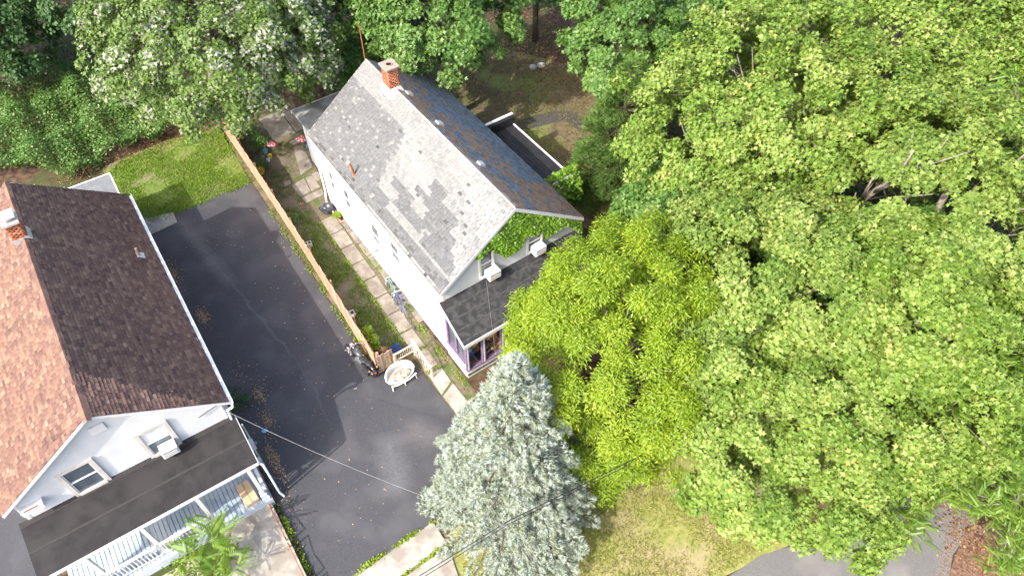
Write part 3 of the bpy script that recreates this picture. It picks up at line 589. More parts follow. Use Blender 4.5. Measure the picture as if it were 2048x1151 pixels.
# right flat-roofed addition and rear lean-to
MB().box(-8.6,-3.95,W-.19,9.7,0,2.9).build('addition_wall', M_GWALL, hg)
ar = box('addition_roof', M_EPDM, hg, -8.7, -3.85, W-.18, 9.85, 2.9, 3.0)
box('seam', mat('membrane_seam',(.05,.05,.052)), ar, -8.6, -3.9, 8.95, 8.975, 3.0, 3.006); box('roof_edge', M_TRIM, ar, -8.7, -3.85, 9.85, 9.92, 2.88, 3.06); box('roof_edge', M_TRIM, ar, -3.85, -3.79, W-.1, 9.92, 2.88, 3.06)
pp = box('parapet', M_EPDM, ar, -9.0, -8.7, W-.18, 9.95, 2.9, 3.5); box('parapet_cap', M_TRIM, pp, -9.05, -8.9, W-.18, 10.0, 3.5, 3.54)
MB().box(-15.8,-LN+.14,.9,6.4,0,3.1).build('lean_to_wall', M_GWALL, hg)
lr = box('lean_to_roof', mat('weathered_sheet_roof',(.26,.26,.26),(.38,.38,.375),2.5,.85,.15,30,c3=(.2,.2,.19),scale3=1.2), hg, -16.3, -LN+.1, .7, 6.6, 3.1, 3.22); box('roof_edge', M_TRIM, lr, -16.36, -16.3, .64, 6.66, 3.04, 3.25)

# =====================================================================================
#                                     THINGS
# =====================================================================================
def sway(): return random.uniform(-.012,.012)
# fence
M_CEDAR = [mat('cedar_%d' % i, c, tuple(min(1,v*1.2) for v in c), 7, .75, .15, 30) for i, c in enumerate([(.46,.255,.17),(.49,.28,.19),(.41,.225,.15),(.52,.31,.22)])]
fa, fb = G(-20.6,-2.2), G(-1.12,-2.96); fd = (fb-fa); FL = fd.length; fang = math.atan2(fd.y, fd.x)
fe = thing('board_fence', 'tall tan board fence between the driveway and the side yard', 'fence', fa, fang)
bm = [MB().prism([(0,0,.05),(.128,0,.05),(.128,0,1.5+h),(.10,0,1.55+h),(.03,0,1.55+h),(0,0,1.5+h)], (0,.02,0)).mesh('board') for h in (0,.015,-.012)]
for me in bm: me.materials.append(M_CEDAR[0])
meshes = []
for i, me in enumerate(bm):
    for k in range(4):
        q = me.copy(); q.materials.clear(); q.materials.append(M_CEDAR[k]); meshes.append(q)
x = 0
while x < FL-.1:
    o = bpy.data.objects.new('board', random.choice(meshes)); col.objects.link(o); o.parent = fe
    o.location = (x, .35*math.sin(x*.16)*.3+sway(), 0); o.rotation_euler = (sway(), 0, sway()); x += .135
for z in (.35, 1.2): box('fence_rail', M_CEDAR[2], fe, 0, FL, .08, .125, z, z+.09)
for k in range(9): box('fence_post', M_CEDAR[2], fe, k*FL/8-.05+(.06 if k==0 else -.06 if k==8 else 0), k*FL/8+.05+(.06 if k==0 else -.06 if k==8 else 0), .125, .225, 0, 1.45)
M_WOODG = [mat('weathered_board_%d' % i, c, tuple(min(1,v*1.25) for v in c), 9, .85, .2, 30) for i, c in enumerate([(.30,.22,.16),(.35,.27,.2),(.27,.19,.135)])]
gt = thing('board_gate', 'weathered board gate set across the end of the tan fence', 'gate', G(-1.1,-2.93), A_G+math.pi/2)
for k in range(6): box('board', M_WOODG[k%3], gt, .02+k*.132, .14+k*.132, -.015+sway(), .012+sway(), .05, 1.28+random.uniform(-.03,.03))
for z in (.3, 1.0): box('gate_rail', M_WOODG[2], gt, .02, .8, .03, .07, z, z+.09)
hd = thing('wooden_railing', 'pale wooden lattice and stair railing standing behind the wicker seat', 'railing', G(-1.05,-2.1), A_G+math.pi/2)
M_PINE2 = mat('bare_pine', (.55,.45,.34),(.66,.56,.44), 8, .7, .1)
for xx in (.02, 1.0): box('post', M_TRIM if xx > .5 else M_PINE2, hd, xx-.05, xx+.05, -.05, .05, 0, 1.15 if xx > .5 else .85)
for z in (.3, .78): box('rail', M_PINE2, hd, .07, .95, -.03, .03, z, z+.07)
for k in range(9): box('lattice_strip', M_PINE2, hd, .1+k*.095, .13+k*.095, -.012, .012, .37, .78)
rr = MB()
for off in (0, .22): MB().path([(1.02+.0,-.05-off*0,1.05-off),(1.0,-1.5,.85-off)], .03, 6).build('side_rail', M_PINE2, hd)
for k in range(6): MB().path([(1.01,-.2-.24*k,1.0-.03*k),(1.01,-.2-.24*k,.08)], .018, 6).build('baluster', M_PINE2, hd)
box('post', M_PINE2, hd, .96, 1.04, -1.55, -1.47, 0, .9)

# wicker loveseat
M_WICK = mat('white_wicker', (.66,.64,.60),(.78,.77,.74), 60, .7, .6, 90)
lv = thing('wicker_loveseat', 'white wicker loveseat with flowered cushion on the asphalt by the gate', 'loveseat', G(-.35,-2.27), A_G)
bk = MB(); n = 22; V = []
for i in range(n+1):
    t = math.pi*(.5+i/n)                         # back wraps round the rear (-x) side
    cx, cy = .28*math.cos(t)*1.35+.1, .66*math.sin(t); hgt = .42+.42*max(0,-math.cos(t))**.6
    for r_, z in ((1.0,.3),(1.1,hgt),(1.06,hgt+.04),(.98,hgt),(.9,.3)): V.append((.1+(cx-.1)*r_, cy*r_, z))
F = [(i*5+k, (i+1)*5+k, (i+1)*5+(k+1)%5, i*5+(k+1)%5) for i in range(n) for k in range(5)]+[(4,3,2,1,0), tuple(n*5+k for k in range(5))]
bk.add(V, F).build('backrest', M_WICK, lv, True)
seat = MB().prism([(.1+.37*math.cos(t)*(1.0 if math.cos(t) < 0 else .8), .66*math.sin(t), .3) for t in [2*math.pi*i/24 for i in range(24)]], (0,0,.1)).build('seat', M_WICK, lv)
M_FLORAL = ramp_mat('floral', [(0,(.5,.42,.34)),(.5,(.25,.28,.2)),(.75,(.12,.13,.10)),(1,(.5,.2,.17))])
mf = MATS['floral']; nn_ = mf.node_tree.nodes; vt = nn_.new('ShaderNodeTexVoronoi'); vt.inputs['Scale'].default_value = 15; tcx = nn_.new('ShaderNodeTexCoord')
mf.node_tree.links.new(tcx.outputs['Object'], vt.inputs['Vector']); sp_ = nn_.new('ShaderNodeSeparateColor'); mf.node_tree.links.new(vt.outputs['Color'], sp_.inputs[0])
mf.node_tree.links.new(sp_.outputs[0], [q for q in nn_ if q.type == 'VALTORGB'][0].inputs[0])
MB().ell((.12,0,.43), (.27,.53,.075), 24, 8).build('cushion', M_FLORAL, lv, True)
MB().path([(.38,-.62,.34),(.44,-.3,.30),(.45,0,.29),(.44,.3,.30),(.38,.62,.34)], .035, 8).build('front_rail', M_WICK, lv)
for x_, y_ in ((.38,-.58),(.43,0),(.38,.58),(-.2,-.4),(-.2,.4)): MB().path([(x_,y_,.34),(x_+.03*(x_>0),y_*1.03,0)], .035, 8, .022).build('leg', M_WICK, lv)

# motorcycle
M_CHROME = mat('chrome', (.72,.72,.74),(.82,.82,.84), 6, .15, metal=1.0); M_BLKP = mat('black_paint', (.012,.012,.014),(.02,.02,.022), 4, .2, spec=.6); M_RUB = mat('rubber', (.018,.018,.018),(.03,.03,.03), 20, .8)
M_ENG = mat('engine_alloy', (.25,.25,.26),(.4,.4,.41), 20, .4, metal=.8); M_LEATH = mat('black_leather', (.02,.022,.026),(.04,.042,.048), 30, .5, .2); M_GREYT = mat('grey_tank_paint', (.05,.055,.065),(.075,.08,.09), 5, .25, spec=.6)
f_ = G(-2.75,-3.55); r__ = G(-1.2,-3.28); d_ = f_-r__
mo = thing('motorcycle', 'black and chrome cruiser motorcycle parked against the tan fence', 'motorcycle', r__, math.atan2(d_.y, d_.x))
WB = 1.56
def wheel(t, x, R, r, axis=(0,1,0), spokes=14):
    w_ = MB().torus((x,0,R), axis, R-r, r, 28, 8).build('wheel', M_RUB, t, True)
    MB().torus((x,0,R), axis, R-2*r, r*.35, 28, 6).build('rim', M_CHROME, w_, True)
    sp2 = MB()
    for k in range(spokes): a = 2*math.pi*k/spokes; sp2.tube((x,0,R),(x+math.cos(a)*(R-2*r),0,R+math.sin(a)*(R-2*r)),.006,.006,4)
    sp2.build('spokes', M_CHROME, w_); MB().tube((x,-.09,R),(x,.09,R),.05,.05,10).build('hub', M_CHROME, w_); return w_
wheel(mo, 0, .32, .075); wheel(mo, WB, .33, .05)
MB().path([(WB-.02,.085,.33),(WB-.32,.085,.95)], .026, 8).build('fork', M_CHROME, mo); MB().path([(WB-.02,-.085,.33),(WB-.32,-.085,.95)], .026, 8).build('fork', M_CHROME, mo)
MB().torus((WB,0,.33),(0,1,0),.36,.055,14,6,.3,2.1).build('front_fender', M_BLKP, mo, True)
MB().torus((0,0,.32),(0,1,0),.37,.09,16,6,.2,2.7).build('rear_fender', M_BLKP, mo, True)
MB().ell((.92,0,.80),(.32,.16,.14),16,10).build('tank', M_GREYT, mo, True); MB().tube((.98,0,.93),(.98,0,.955),.04,.04,12).build('fuel_cap', M_CHROME, mo)
MB().ell((.5,0,.70),(.25,.165,.08),16,8).build('seat', M_LEATH, mo, True); MB().ell((.15,0,.76),(.2,.125,.07),14,8).build('pillion_seat', M_LEATH, mo, True)
en = MB().box(.55,1.0,-.13,.13,.25,.5).build('engine', M_ENG, mo, bevel=.03)
for x_, l_ in ((.68,-.12),(.88,.12)):
    MB().tube((.78,0,.45),(.78+l_*1.6,0,.74),.085,.075,12).build('cylinder', M_ENG, en)
    for k in range(4): MB().tube((.78+l_*(.5+.3*k),0,.54+.05*k),(.78+l_*(.53+.3*k),0,.552+.05*k),.105,.105,12).build('cooling_fin', M_CHROME, en)
MB().tube((.78,-.15,.5),(.78,-.21,.5),.09,.085,16).build('air_cleaner', M_CHROME, en)
MB().path([(.95,-.15,.45),(.8,-.19,.25),(.3,-.2,.24),(-.3,-.2,.27)], .04, 10).build('exhaust', M_CHROME, mo); MB().path([(.65,-.15,.45),(.5,-.19,.36),(.2,-.2,.34),(-.28,-.2,.36)], .037, 10).build('exhaust', M_CHROME, mo)
hb = MB().path([(WB-.62,.42,.98),(WB-.5,.36,1.04),(WB-.36,.13,1.05),(WB-.34,0,1.0),(WB-.36,-.13,1.05),(WB-.5,-.36,1.04),(WB-.62,-.42,.98)], .016, 8).build('handlebar', M_CHROME, mo)
for s in (-1,1):
    MB().path([(WB-.57,s*.395,1.0),(WB-.65,s*.43,.965)], .022, 8).build('grip', M_RUB, hb); MB().ell((WB-.48,s*.47,1.18),(.02,.065,.045),10,6).build('mirror', M_CHROME, hb, True); MB().path([(WB-.5,s*.38,1.04),(WB-.48,s*.46,1.16)], .008, 5).build('mirror_stem', M_CHROME, hb)
MB().ell((WB-.2,0,.93),(.12,.1,.1),14,8).build('headlight', M_CHROME, mo, True); 
for s in (-1,1): MB().ell((WB-.24,s*.2,.9),(.05,.04,.04),8,6).build('turn_signal', M_CHROME, mo, True); MB().ell((-.18,s*.2,.66),(.05,.04,.04),8,6).build('turn_signal', mat('amber_lens',(.6,.2,.04)), mo, True)
MB().path([(.0,0,.32),(.55,0,.3),(1.0,0,.32),(WB-.33,0,.9),(.6,0,.62),(.2,0,.62),(0,0,.34)], .022, 6).build('frame', M_BLKP, mo)
for s in (-1,1): box('saddlebag', M_LEATH, mo, -.2, .22, s*.24-.08, s*.24+.08, .38, .66, bevel=.03); box('footboard', M_RUB, mo, .9, 1.15, s*.3-.07, s*.3+.07, .28, .31); MB().path([(1.0,s*.1,.3),(1.0,s*.28,.29)], .015, 5).build('peg_bar', M_CHROME, mo)
MB().ell((-.36,0,.58),(.04,.06,.04),8,6).build('tail_light', mat('red_lens',(.45,.02,.02)), mo, True); MB().path([(.55,-.1,.3),(.6,-.32,.01)], .014, 5).build('kickstand', M_CHROME, mo)
mo.rotation_euler = (R_(8), 0, mo.rotation_euler.z)

# bicycles against the white wall
def bicycle(loc, rz, lean, colr, label, child=False):
    t = thing('bicycle', label, 'bicycle', loc, rz, 'bicycles leaning on the white wall'); k = .8 if child else 1.0
    m = mat('bike_paint_%s' % colr[0], colr[1], tuple(v*1.3 for v in colr[1]), 5, .3, spec=.6)
    for x in (0, 1.05*k):
        w_ = MB().torus((x,0,.33*k),(0,1,0),.31*k,.02,28,6).build('wheel', mat('tyre_grey',(.05,.05,.05),(.09,.09,.09),20,.8), t, True)
        MB().torus((x,0,.33*k),(0,1,0),.285*k,.012,28,5).build('rim', M_CHROME, w_, True); s_ = MB()
        for q in range(16): a = 2*math.pi*q/16; s_.tube((x,0,.33*k),(x+.28*k*math.cos(a),0,.33*k+.28*k*math.sin(a)),.003,.003,3)
        s_.build('spokes', M_CHROME, w_)
    bb = (.44*k,0,.3*k); st = (.33*k,0,.78*k); hd1 = (.86*k,0,.82*k); hd0 = (.9*k,0,.68*k); f = MB()
    for a, b in ((bb,st),(st,hd1),(bb,hd0),(hd0,hd1)): f.tube(a,b,.02*k,.02*k,8)
    for s in (-1,1): f.tube((0,s*.05,.33*k),bb,.011,.011,6); f.tube((0,s*.05,.33*k),st,.009,.009,6); f.tube((1.05*k,s*.045,.33*k),hd0,.014,.014,6)
    f.build('frame', m, t); MB().ell((.28*k,0,.9*k),(.13,.075,.035),12,6).build('saddle', M_LEATH, t, True); MB().tube(st,(.3*k,0,.89*k),.013,.013,6).build('seat_post', M_CHROME, t)
    hb = MB().path([(.82*k,.29,.97*k),(.86*k,.1,.98*k),(.86*k,-.1,.98*k),(.82*k,-.29,.97*k)],.013,6).build('handlebar', M_CHROME, t); MB().tube(hd1,(.86*k,0,.98*k),.014,.014,6).build('stem', M_CHROME, hb)
    MB().tube((.44*k,-.06,.3*k),(.44*k,.06,.3*k),.09,.09,14).build('chainring', M_ENG, t); MB().path([(.44*k,.08,.3*k),(.52*k,.08,.16*k),(.52*k,.16,.16*k)],.01,5).build('crank', M_CHROME, t); MB().path([(.44*k,-.08,.3*k),(.36*k,-.08,.44*k),(.36*k,-.16,.44*k)],.01,5).build('crank', M_CHROME, t)
    t.rotation_euler = (lean, 0, rz); return t
# local +x of the bicycle points to its front wheel; here the front wheel is at the rear of the house
bicycle(G(-3.15,-.42), A_G+math.pi, R_(14), ('blue',(.04,.07,.25)), 'blue bicycle leaning on the white wall beside the path slabs')
bicycle(G(-4.45,-.18), A_G+math.pi, R_(12), ('teal',(.16,.28,.30)), 'pale teal bicycle behind the blue one against the wall', True)
hose = MB(); 
pts = [G(-2.9,-.25,.03),G(-2.6,-.35,.03),G(-2.3,-.28,.03),G(-2.1,-.18,.03)]+[G(-2.2+.17*math.cos(t),-.28+.15*math.sin(t),.035+.004*t) for t in [i*.5 for i in range(26)]]
tag(hose.path(pts,.016,6).build('garden_hose', mat('hose_green',(.05,.06,.05),(.08,.09,.08),9,.5)), 'dark garden hose coiled on the path by the bicycles', 'hose')

# small things in the side yard
M_BAGB = mat('black_bag', (.02,.022,.03),(.06,.07,.09), 6, .25, .5, 14, spec=.6)
def lumpy(name, m, loc, r, label, cat, seed=1, group=None):
    b = MB().ell((0,0,r[2]*.85), r, 16, 10); rs = random.Random(seed); ph = [(rs.uniform(2,6),rs.uniform(2,6),rs.uniform(0,6)) for _ in range(5)]
    v = []
    for x,y,z in b.v:
        s = 1+.13*sum(math.sin(a*x/r[0]+c*y/r[1]+e*z/r[2]*.7+a) for a,c,e in ph)/2; v.append((x*s,y*s,max(0,z*s)))
    b.v = v; o = b.build(name, m, None, True); o.location = loc; return tag(o, label, cat, group)
lumpy('garbage_bag', M_BAGB, G(-11.55,-.25), (.34,.3,.3), 'shiny black garbage bag by the corner of the white wall', 'bag', 3)
M_RED = mat('red_white_plastic', (.42,.05,.07),(.62,.5,.5), 9, .4, .3, 20, lo=.5, hi=.6)
lumpy('plastic_sack', M_RED, px(545,291), (.38,.2,.12), 'red and white plastic sack lying on the grass by the slabs', 'sack', 5); lumpy('plastic_sack', M_RED, px(606,281), (.36,.28,.14), 'red and white plastic sack against the corner of the house', 'sack', 8)
def pail(name, loc, r, h, c, label, cat):
    t = thing(name, label, cat, loc); m = mat('plastic_'+name+str(round(c[0],2)), c, tuple(min(1,v*1.2) for v in c), 5, .4)
    MB().add([(r*.8*math.cos(a),r*.8*math.sin(a),0) for a in [i*math.pi/8 for i in range(16)]]+[(r*math.cos(a),r*math.sin(a),h) for a in [i*math.pi/8 for i in range(16)]]+[(r*.92*math.cos(a),r*.92*math.sin(a),h) for a in [i*math.pi/8 for i in range(16)]]+[(r*.75*math.cos(a),r*.75*math.sin(a),.03) for a in [i*math.pi/8 for i in range(16)]],
        [(k*16+i,k*16+(i+1)%16,(k+1)*16+(i+1)%16,(k+1)*16+i) for k in range(3) for i in range(16)]+[tuple(range(48,64)),tuple(range(15,-1,-1))]).build('tub', m, t)
    MB().torus((0,0,h),(0,1,0),r*.95,.008,12,5,math.pi,2*math.pi).build('handle', M_METAL, t); return t
pail('pail', px(532,305), .14, .22, (.12,.38,.42), 'teal plastic pail on the grass near the fence', 'pail'); pail('pail', px(541,315), .13, .2, (.62,.45,.05), 'small yellow pail beside the teal pail', 'pail'); pail('pail', px(537,322), .12, .16, (.7,.72,.72), 'white plastic pail beside the teal pail', 'pail')
pail('pail', px(527,319), .12, .2, (.38,.32,.45), 'lilac plastic pail beside the teal pail', 'pail'); pail('tub', px(618,293), .19, .3, (.1,.25,.33), 'blue tub by the downspout of the white wall', 'tub')
pail('planter_tub', px(520,345), .3, .2, (.52,.36,.06), 'large mustard yellow tub at the foot of the fence', 'tub')
lumpy('yellow_ball', mat('yellow_ball',(.7,.62,.04),(.75,.66,.06),3,.4), px(485,277), (.14,.14,.14), 'yellow ball on the grass behind the fence', 'ball', 2)
def block(px_, sz, rz, m, label, cat, group=None, name='concrete_block'):
    t = thing(name, label, cat, px(*px_), rz, group)
    a,b,c = sz; fr_ = MB().box(-a/2,a/2,-b/2,b/2,0,c).build('body', m, t, bevel=.012)
    for s in (-.25,.25): box('core_hole', M_DARK, t, s*a-a*.16, s*a+a*.16, -b*.3, b*.3, c, c+.003)
block((617,491), (.38,.26,.2), .4, mat('pale_block',(.55,.52,.47),(.63,.6,.55),12,.9,.2), 'pale concrete block on the side lawn by the fence', 'block')
block((701,630), (.45,.32,.16), .5, mat('pale_block'  ,(.55,.52,.47)), 'pale block with debris on top beside the fence', 'block')
block((602,408), (.24,.12,.08), .3, mat('loose_brick',(.42,.2,.14),(.5,.26,.18),12,.9,.2), 'loose red brick lying on the worn grass', 'brick', name='loose_brick')
bn = thing('storage_bin', 'dark blue plastic bin behind the board gate', 'bin', px(790,708), A_G); MB().hexa([(-.2,-.27,0),(.2,-.27,0),(.2,.27,0),(-.2,.27,0)],[(-.24,-.32,.34),(.24,-.32,.34),(.24,.32,.34),(-.24,.32,.34)]).build('bin', mat('navy_plastic',(.015,.025,.09),(.02,.035,.12),4,.4), bn); box('lid', mat('navy_plastic',(.02,.03,.1)), bn, -.26,.26,-.34,.34,.34,.38,bevel=.01)
# cardboard on the deck
cb_ = thing('cardboard_box', 'flattened tan cardboard box on the blue deck', 'box', Lf(1.45,-1.02,DZ), A_L+R_(4)); box('carton', mat('cardboard',(.46,.33,.2),(.54,.4,.26),5,.85), cb_, -.5,.5,-.26,.26,0.002,.22,bevel=.01); box('tape', mat('tape',(.36,.25,.15)), cb_, -.5,.5,-.03,.03,.221,.223)
# rusty pipe railing along the raised walk
for k, (u0, u1) in enumerate(((2.3,3.8),(4.1,5.6),(5.8,7.3))):
    t = thing('pipe_railing', ['rusty pipe rail along the raised walk next to the deck', 'rusty pipe rail in the middle of the raised walk edge', 'rusty pipe rail at the street end of the raised walk'][k], 'railing', Lf(u0,-.5,.3), A_L, 'rusty pipe rails')
    MB().path([(0,0,.0),(0,0,.42)],.03,8).build('post', M_RUST, t); MB().path([(u1-u0,0,0),(u1-u0,0,.42)],.03,8).build('post', M_RUST, t); MB().path([(0,0,.4),((u1-u0)/2,0,.3),(u1-u0,0,.4)],.022,8).build('rail', M_RUST, t)
tag(lumpy('blue_rag', mat('blue_cloth',(.12,.4,.6),(.2,.5,.7),8,.8), px(530,862), (.12,.08,.04), 'small bright blue rag on the driveway', 'rag', 4), 'small bright blue rag on the driveway', 'rag')
# planter by the wall
pl = thing('window_well_planter', 'small brick edged planter with bright green weed by the white wall', 'planter', px(681,434), A_G)
for s in ((-.45,-.37,-.2,.12),(.37,.45,-.2,.12),(-.37,.37,-.2,-.12)): box('edging', mat('loose_brick',(.42,.2,.14)), pl, s[0],s[1],s[2],s[3],0,.1)
box('soil', M_DARK, pl, -.37,.37,-.12,.12,0,.05)
# things on the purple porch
def porch_chair(a,b,rz,label):
    t = thing('porch_chair', label, 'chair', G(a,b,.3), rz, 'black chairs on the porch')
    box('seat', M_LEATH, t, -.22,.22,-.22,.22,.42,.48,bevel=.02); box('backrest', M_LEATH, t, -.24,-.19,-.2,.2,.5,.95,bevel=.02)
    for x_ in (-.19,.19):
        for y_ in (-.19,.19): MB().path([(x_,y_,.44),(x_*1.1,y_*1.1,0)],.014,6).build('leg', M_BLKP, t)
porch_chair(.75,1.55,A_G+.6,'black chair on the porch next to the roller shade'); porch_chair(.7,2.5,A_G-.5,'black chair on the porch boards beside the trimmed post')
bn2 = thing('laundry_tub', 'blue and white basket behind the porch corner post', 'basket', G(.75,.65,.3), A_G); MB().hexa([(-.18,-.14,0),(.18,-.14,0),(.18,.14,0),(-.18,.14,0)],[(-.24,-.19,.8),(.24,-.19,.8),(.24,.19,.8),(-.24,.19,.8)]).build('basket', mat('blue_plastic',(.05,.12,.4),(.08,.16,.45),4,.4), bn2); MB().ell((0,0,.8),(.2,.16,.12),12,6).build('laundry', mat('pale_cloth',(.6,.65,.7),(.7,.73,.76),5,.8), bn2, True)
mt2 = box('porch_mat', mat('dark_mat',(.03,.03,.035),(.05,.05,.055),12,.9), None, 0,.55,0,.8,0,.012); mt2.location = G(.65,.98,.301); mt2.rotation_euler.z = A_G; tag(mt2, 'dark mat on the orange porch boards', 'mat')
# overhead wires
M_WIREW = mat('white_cable', (.13,.13,.13),(.19,.19,.19), 8, .5); M_WIREB = mat('black_cable', (.02,.02,.02),(.035,.035,.035), 8, .5)
def wire(p, q, sag, n=16): return [Vector(p).lerp(Vector(q), i/n)-Vector((0,0,sag*4*(i/n)*(1-i/n))) for i in range(n+1)]
wc = px(1018,1040,7.0); w0 = px(700,1235,7.0); w1 = px(1420,842,5.0)
mw = thing('utility_line', 'black overhead cable crossing in front of the blue spruce', 'cable', wc); mw_off = lambda pts: [p-wc for p in pts]
MB().path(mw_off([w0+(w0-wc)*3]+wire(w0,wc,.02,6)+wire(wc,w1,.03,8)[1:]+[w1+(w1-wc)*2]), .014, 6).build('cable', M_WIREB, mw); MB().path(mw_off([p-Vector((0,0,.25)) for p in wire(w0,wc,.05,6)+wire(wc,w1,.05,8)[1:]]), .012, 6).build('cable', M_WIREB, mw)
dl = (w1-wc).normalized()
for k in range(4): MB().tube(dl*(-.3+.2*k)-Vector((0,0,.05)), dl*(-.2+.2*k)-Vector((0,0,.05)), .035,.035,8).build('splice_sleeve', M_WIREW, mw)
tag(MB().path(wire(Lf(-.1,-.32,4.35), wc-dl*.25, .5), .0085, 6).build('service_drop', M_WIREW), 'white twisted service cable from the brown roofed house over the driveway', 'cable')
tag(MB().path(wire(G(-.2,2.3,4.75), wc+dl*.3, .3), .007, 6).build('service_drop', M_WIREW), 'thin white service cable over the purple porch roof', 'cable')
for (a,b) in (((520,955),(700,1260)),):
    pass

# =====================================================================================
#                                     VEGETATION
# =====================================================================================
def limbs(parent, base, top, r0, targets, m, name='trunk', n=6):
    """tapered trunk with forking limbs ending inside the crown"""
    b = MB(); base = Vector(base); top = Vector(top); mid = base.lerp(top,.5)+Vector((random.uniform(-.25,.25),random.uniform(-.25,.25),0))
    tp = [base+Vector((0,0,-.05)), base.lerp(mid,.5), mid, mid.lerp(top,.6), top]; b.path(tp, r0, 10, r0*.3)
    for t in targets:
        t = Vector(t); f = random.uniform(.3,.9); s = base.lerp(mid, f*2) if f < .5 else mid.lerp(top,(f-.5)*2)
        d = t-s; c = s+d*.5+Vector((0,0,d.length*.1))+Vector((random.uniform(-.2,.2),random.uniform(-.2,.2),0)); rr = r0*.2*min(1,d.length/4)
        b.path([s, s.lerp(c,.5)+Vector((0,0,.03*d.length)), c, c.lerp(t,.5), t], rr, n, .012)
        for q in range(2):
            e = t+Vector((random.uniform(-.7,.7),random.uniform(-.7,.7),random.uniform(-.2,.5))); b.path([c.lerp(t,.3+.3*q), e.lerp(c,.35), e], rr*.35, 4, .008)
    return b.build(name, m, parent, True)
def broadleaf(label, c, r, rz, nleaf, lm, size, base=None, group=None, T=(MAPLE,MAPLE_F), name='maple_tree', spray=(.32,.66), flat=.38, droop=.35, bark=BARK, hole=.0, up=.8, seed=0, cover=.8, rnd_fn=None, spike=0):
    """crown of leafy sprays on an uneven shell around c"""
    rg = np.random.default_rng(seed+11); c = np.array(c, float)
    root = thing(name, label, 'tree', (c[0] if base is None else base[0], c[1] if base is None else base[1], 0), 0, group)
    off = np.array([root.location.x, root.location.y, 0])
    ns = int(r*r*13*cover)+26; k_ = np.arange(int(ns*1.33))+.5; z_f = 1-2*k_/len(k_); a_f = np.pi*(1+5**.5)*k_; d = np.column_stack([np.cos(a_f)*np.sqrt(1-z_f**2), np.sin(a_f)*np.sqrt(1-z_f**2), z_f])+rg.normal(size=(len(k_),3))*.09; d /= np.linalg.norm(d,axis=1,keepdims=True); d = d[d[:,2] > -.5]; d = d[rg.permutation(len(d))]
    lob = rg.normal(size=(9,3)); lob /= np.linalg.norm(lob,axis=1,keepdims=True)
    bump = .90+.11*np.clip(np.max(d@lob.T,axis=1)*2.2-1.25,-.4,1)+rg.normal(size=len(d))*.085
    rad = bump*np.where(rg.random(len(d)) < .25, rg.uniform(.55,.86,len(d)), 1.0)
    S = c+d*rad[:,None]*np.array([r,r,rz])
    ycam = S[:,1]*sp+(S[:,2]-CAM_H)*cp; zcam = S[:,1]*cp-(S[:,2]-CAM_H)*sp; ix = 1024+FPX*S[:,0]/zcam; iy = 575.5-FPX*ycam/zcam
    gap = ((ix-1750)/105)**2+((iy-378)/36)**2 < 1          # natural gap round the bare leaning limbs
    S, d = S[~gap], d[~gap]
    sr = rg.uniform(*spray,len(S))*(.75+.05*r)
    nl = rg.poisson(nleaf*sr**2/np.sum(sr**2)); idx = np.repeat(np.arange(len(S)), nl); N = len(idx)
    # leaf position in a tilted, flattened spray
    ax = d[idx]*.55+np.array([0,0,up]); ax /= np.linalg.norm(ax,axis=1,keepdims=True)
    p = rg.normal(size=(N,3)); p /= np.linalg.norm(p,axis=1,keepdims=True); p *= (rg.random(N)**.45)[:,None]
    h = np.sum(p*ax,axis=1,keepdims=True); p = p-h*ax*(1-flat); L = np.linalg.norm(p,axis=1,keepdims=True)
    pos = S[idx]+p*sr[idx][:,None]; pos[:,2] -= droop*(L[:,0]**2)*sr[idx]
    pos += rg.normal(size=(N,3))*.07
    nrm = ax*1.0+p*.35+rg.normal(size=(N,3))*.45; nrm /= np.linalg.norm(nrm,axis=1,keepdims=True)
    Y = p+rg.normal(size=(N,3))*.3+np.array([0,0,-droop*.5]); Y -= nrm*np.sum(Y*nrm,axis=1,keepdims=True); Y /= np.linalg.norm(Y,axis=1,keepdims=True)+1e-9; X = np.cross(Y,nrm); Z = nrm
    # tips point outward from the spray
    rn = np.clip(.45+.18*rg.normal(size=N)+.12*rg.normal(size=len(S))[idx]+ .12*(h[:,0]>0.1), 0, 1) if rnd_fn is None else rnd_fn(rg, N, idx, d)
    ok = pos[:,2] > .15
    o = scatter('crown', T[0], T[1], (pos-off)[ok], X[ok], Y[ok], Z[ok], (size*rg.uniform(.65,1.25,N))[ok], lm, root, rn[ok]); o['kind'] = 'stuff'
    tg = [tuple((S[i]-c)*.86+c-off) for i in rg.choice(len(S), min(len(S), 18), replace=False)]
    st = random.getstate(); random.seed(seed)
    limbs(root, (0,0,0), tuple(c-off+np.array([0,0,rz*.35])), .09+.045*r, tg, bark); random.setstate(st)
    return root
def at(x, y, z): return px(x, y, z)
def crown_at(x, y, z, rpx): p = px(x,y,z); return tuple(p), rpx*depth_scale(p)
GR = 'maples east of the house'
def silver(rg,N,idx,d):
    v = np.clip(.40+.2*rg.normal(size=N),0,.78); turned = (rg.random(d.shape[0]) < .22+.3*np.clip(d[:,0],0,1))[idx]
    return np.where(rg.random(N) < np.where(turned,.5,.06), rg.uniform(.84,1,N), v)
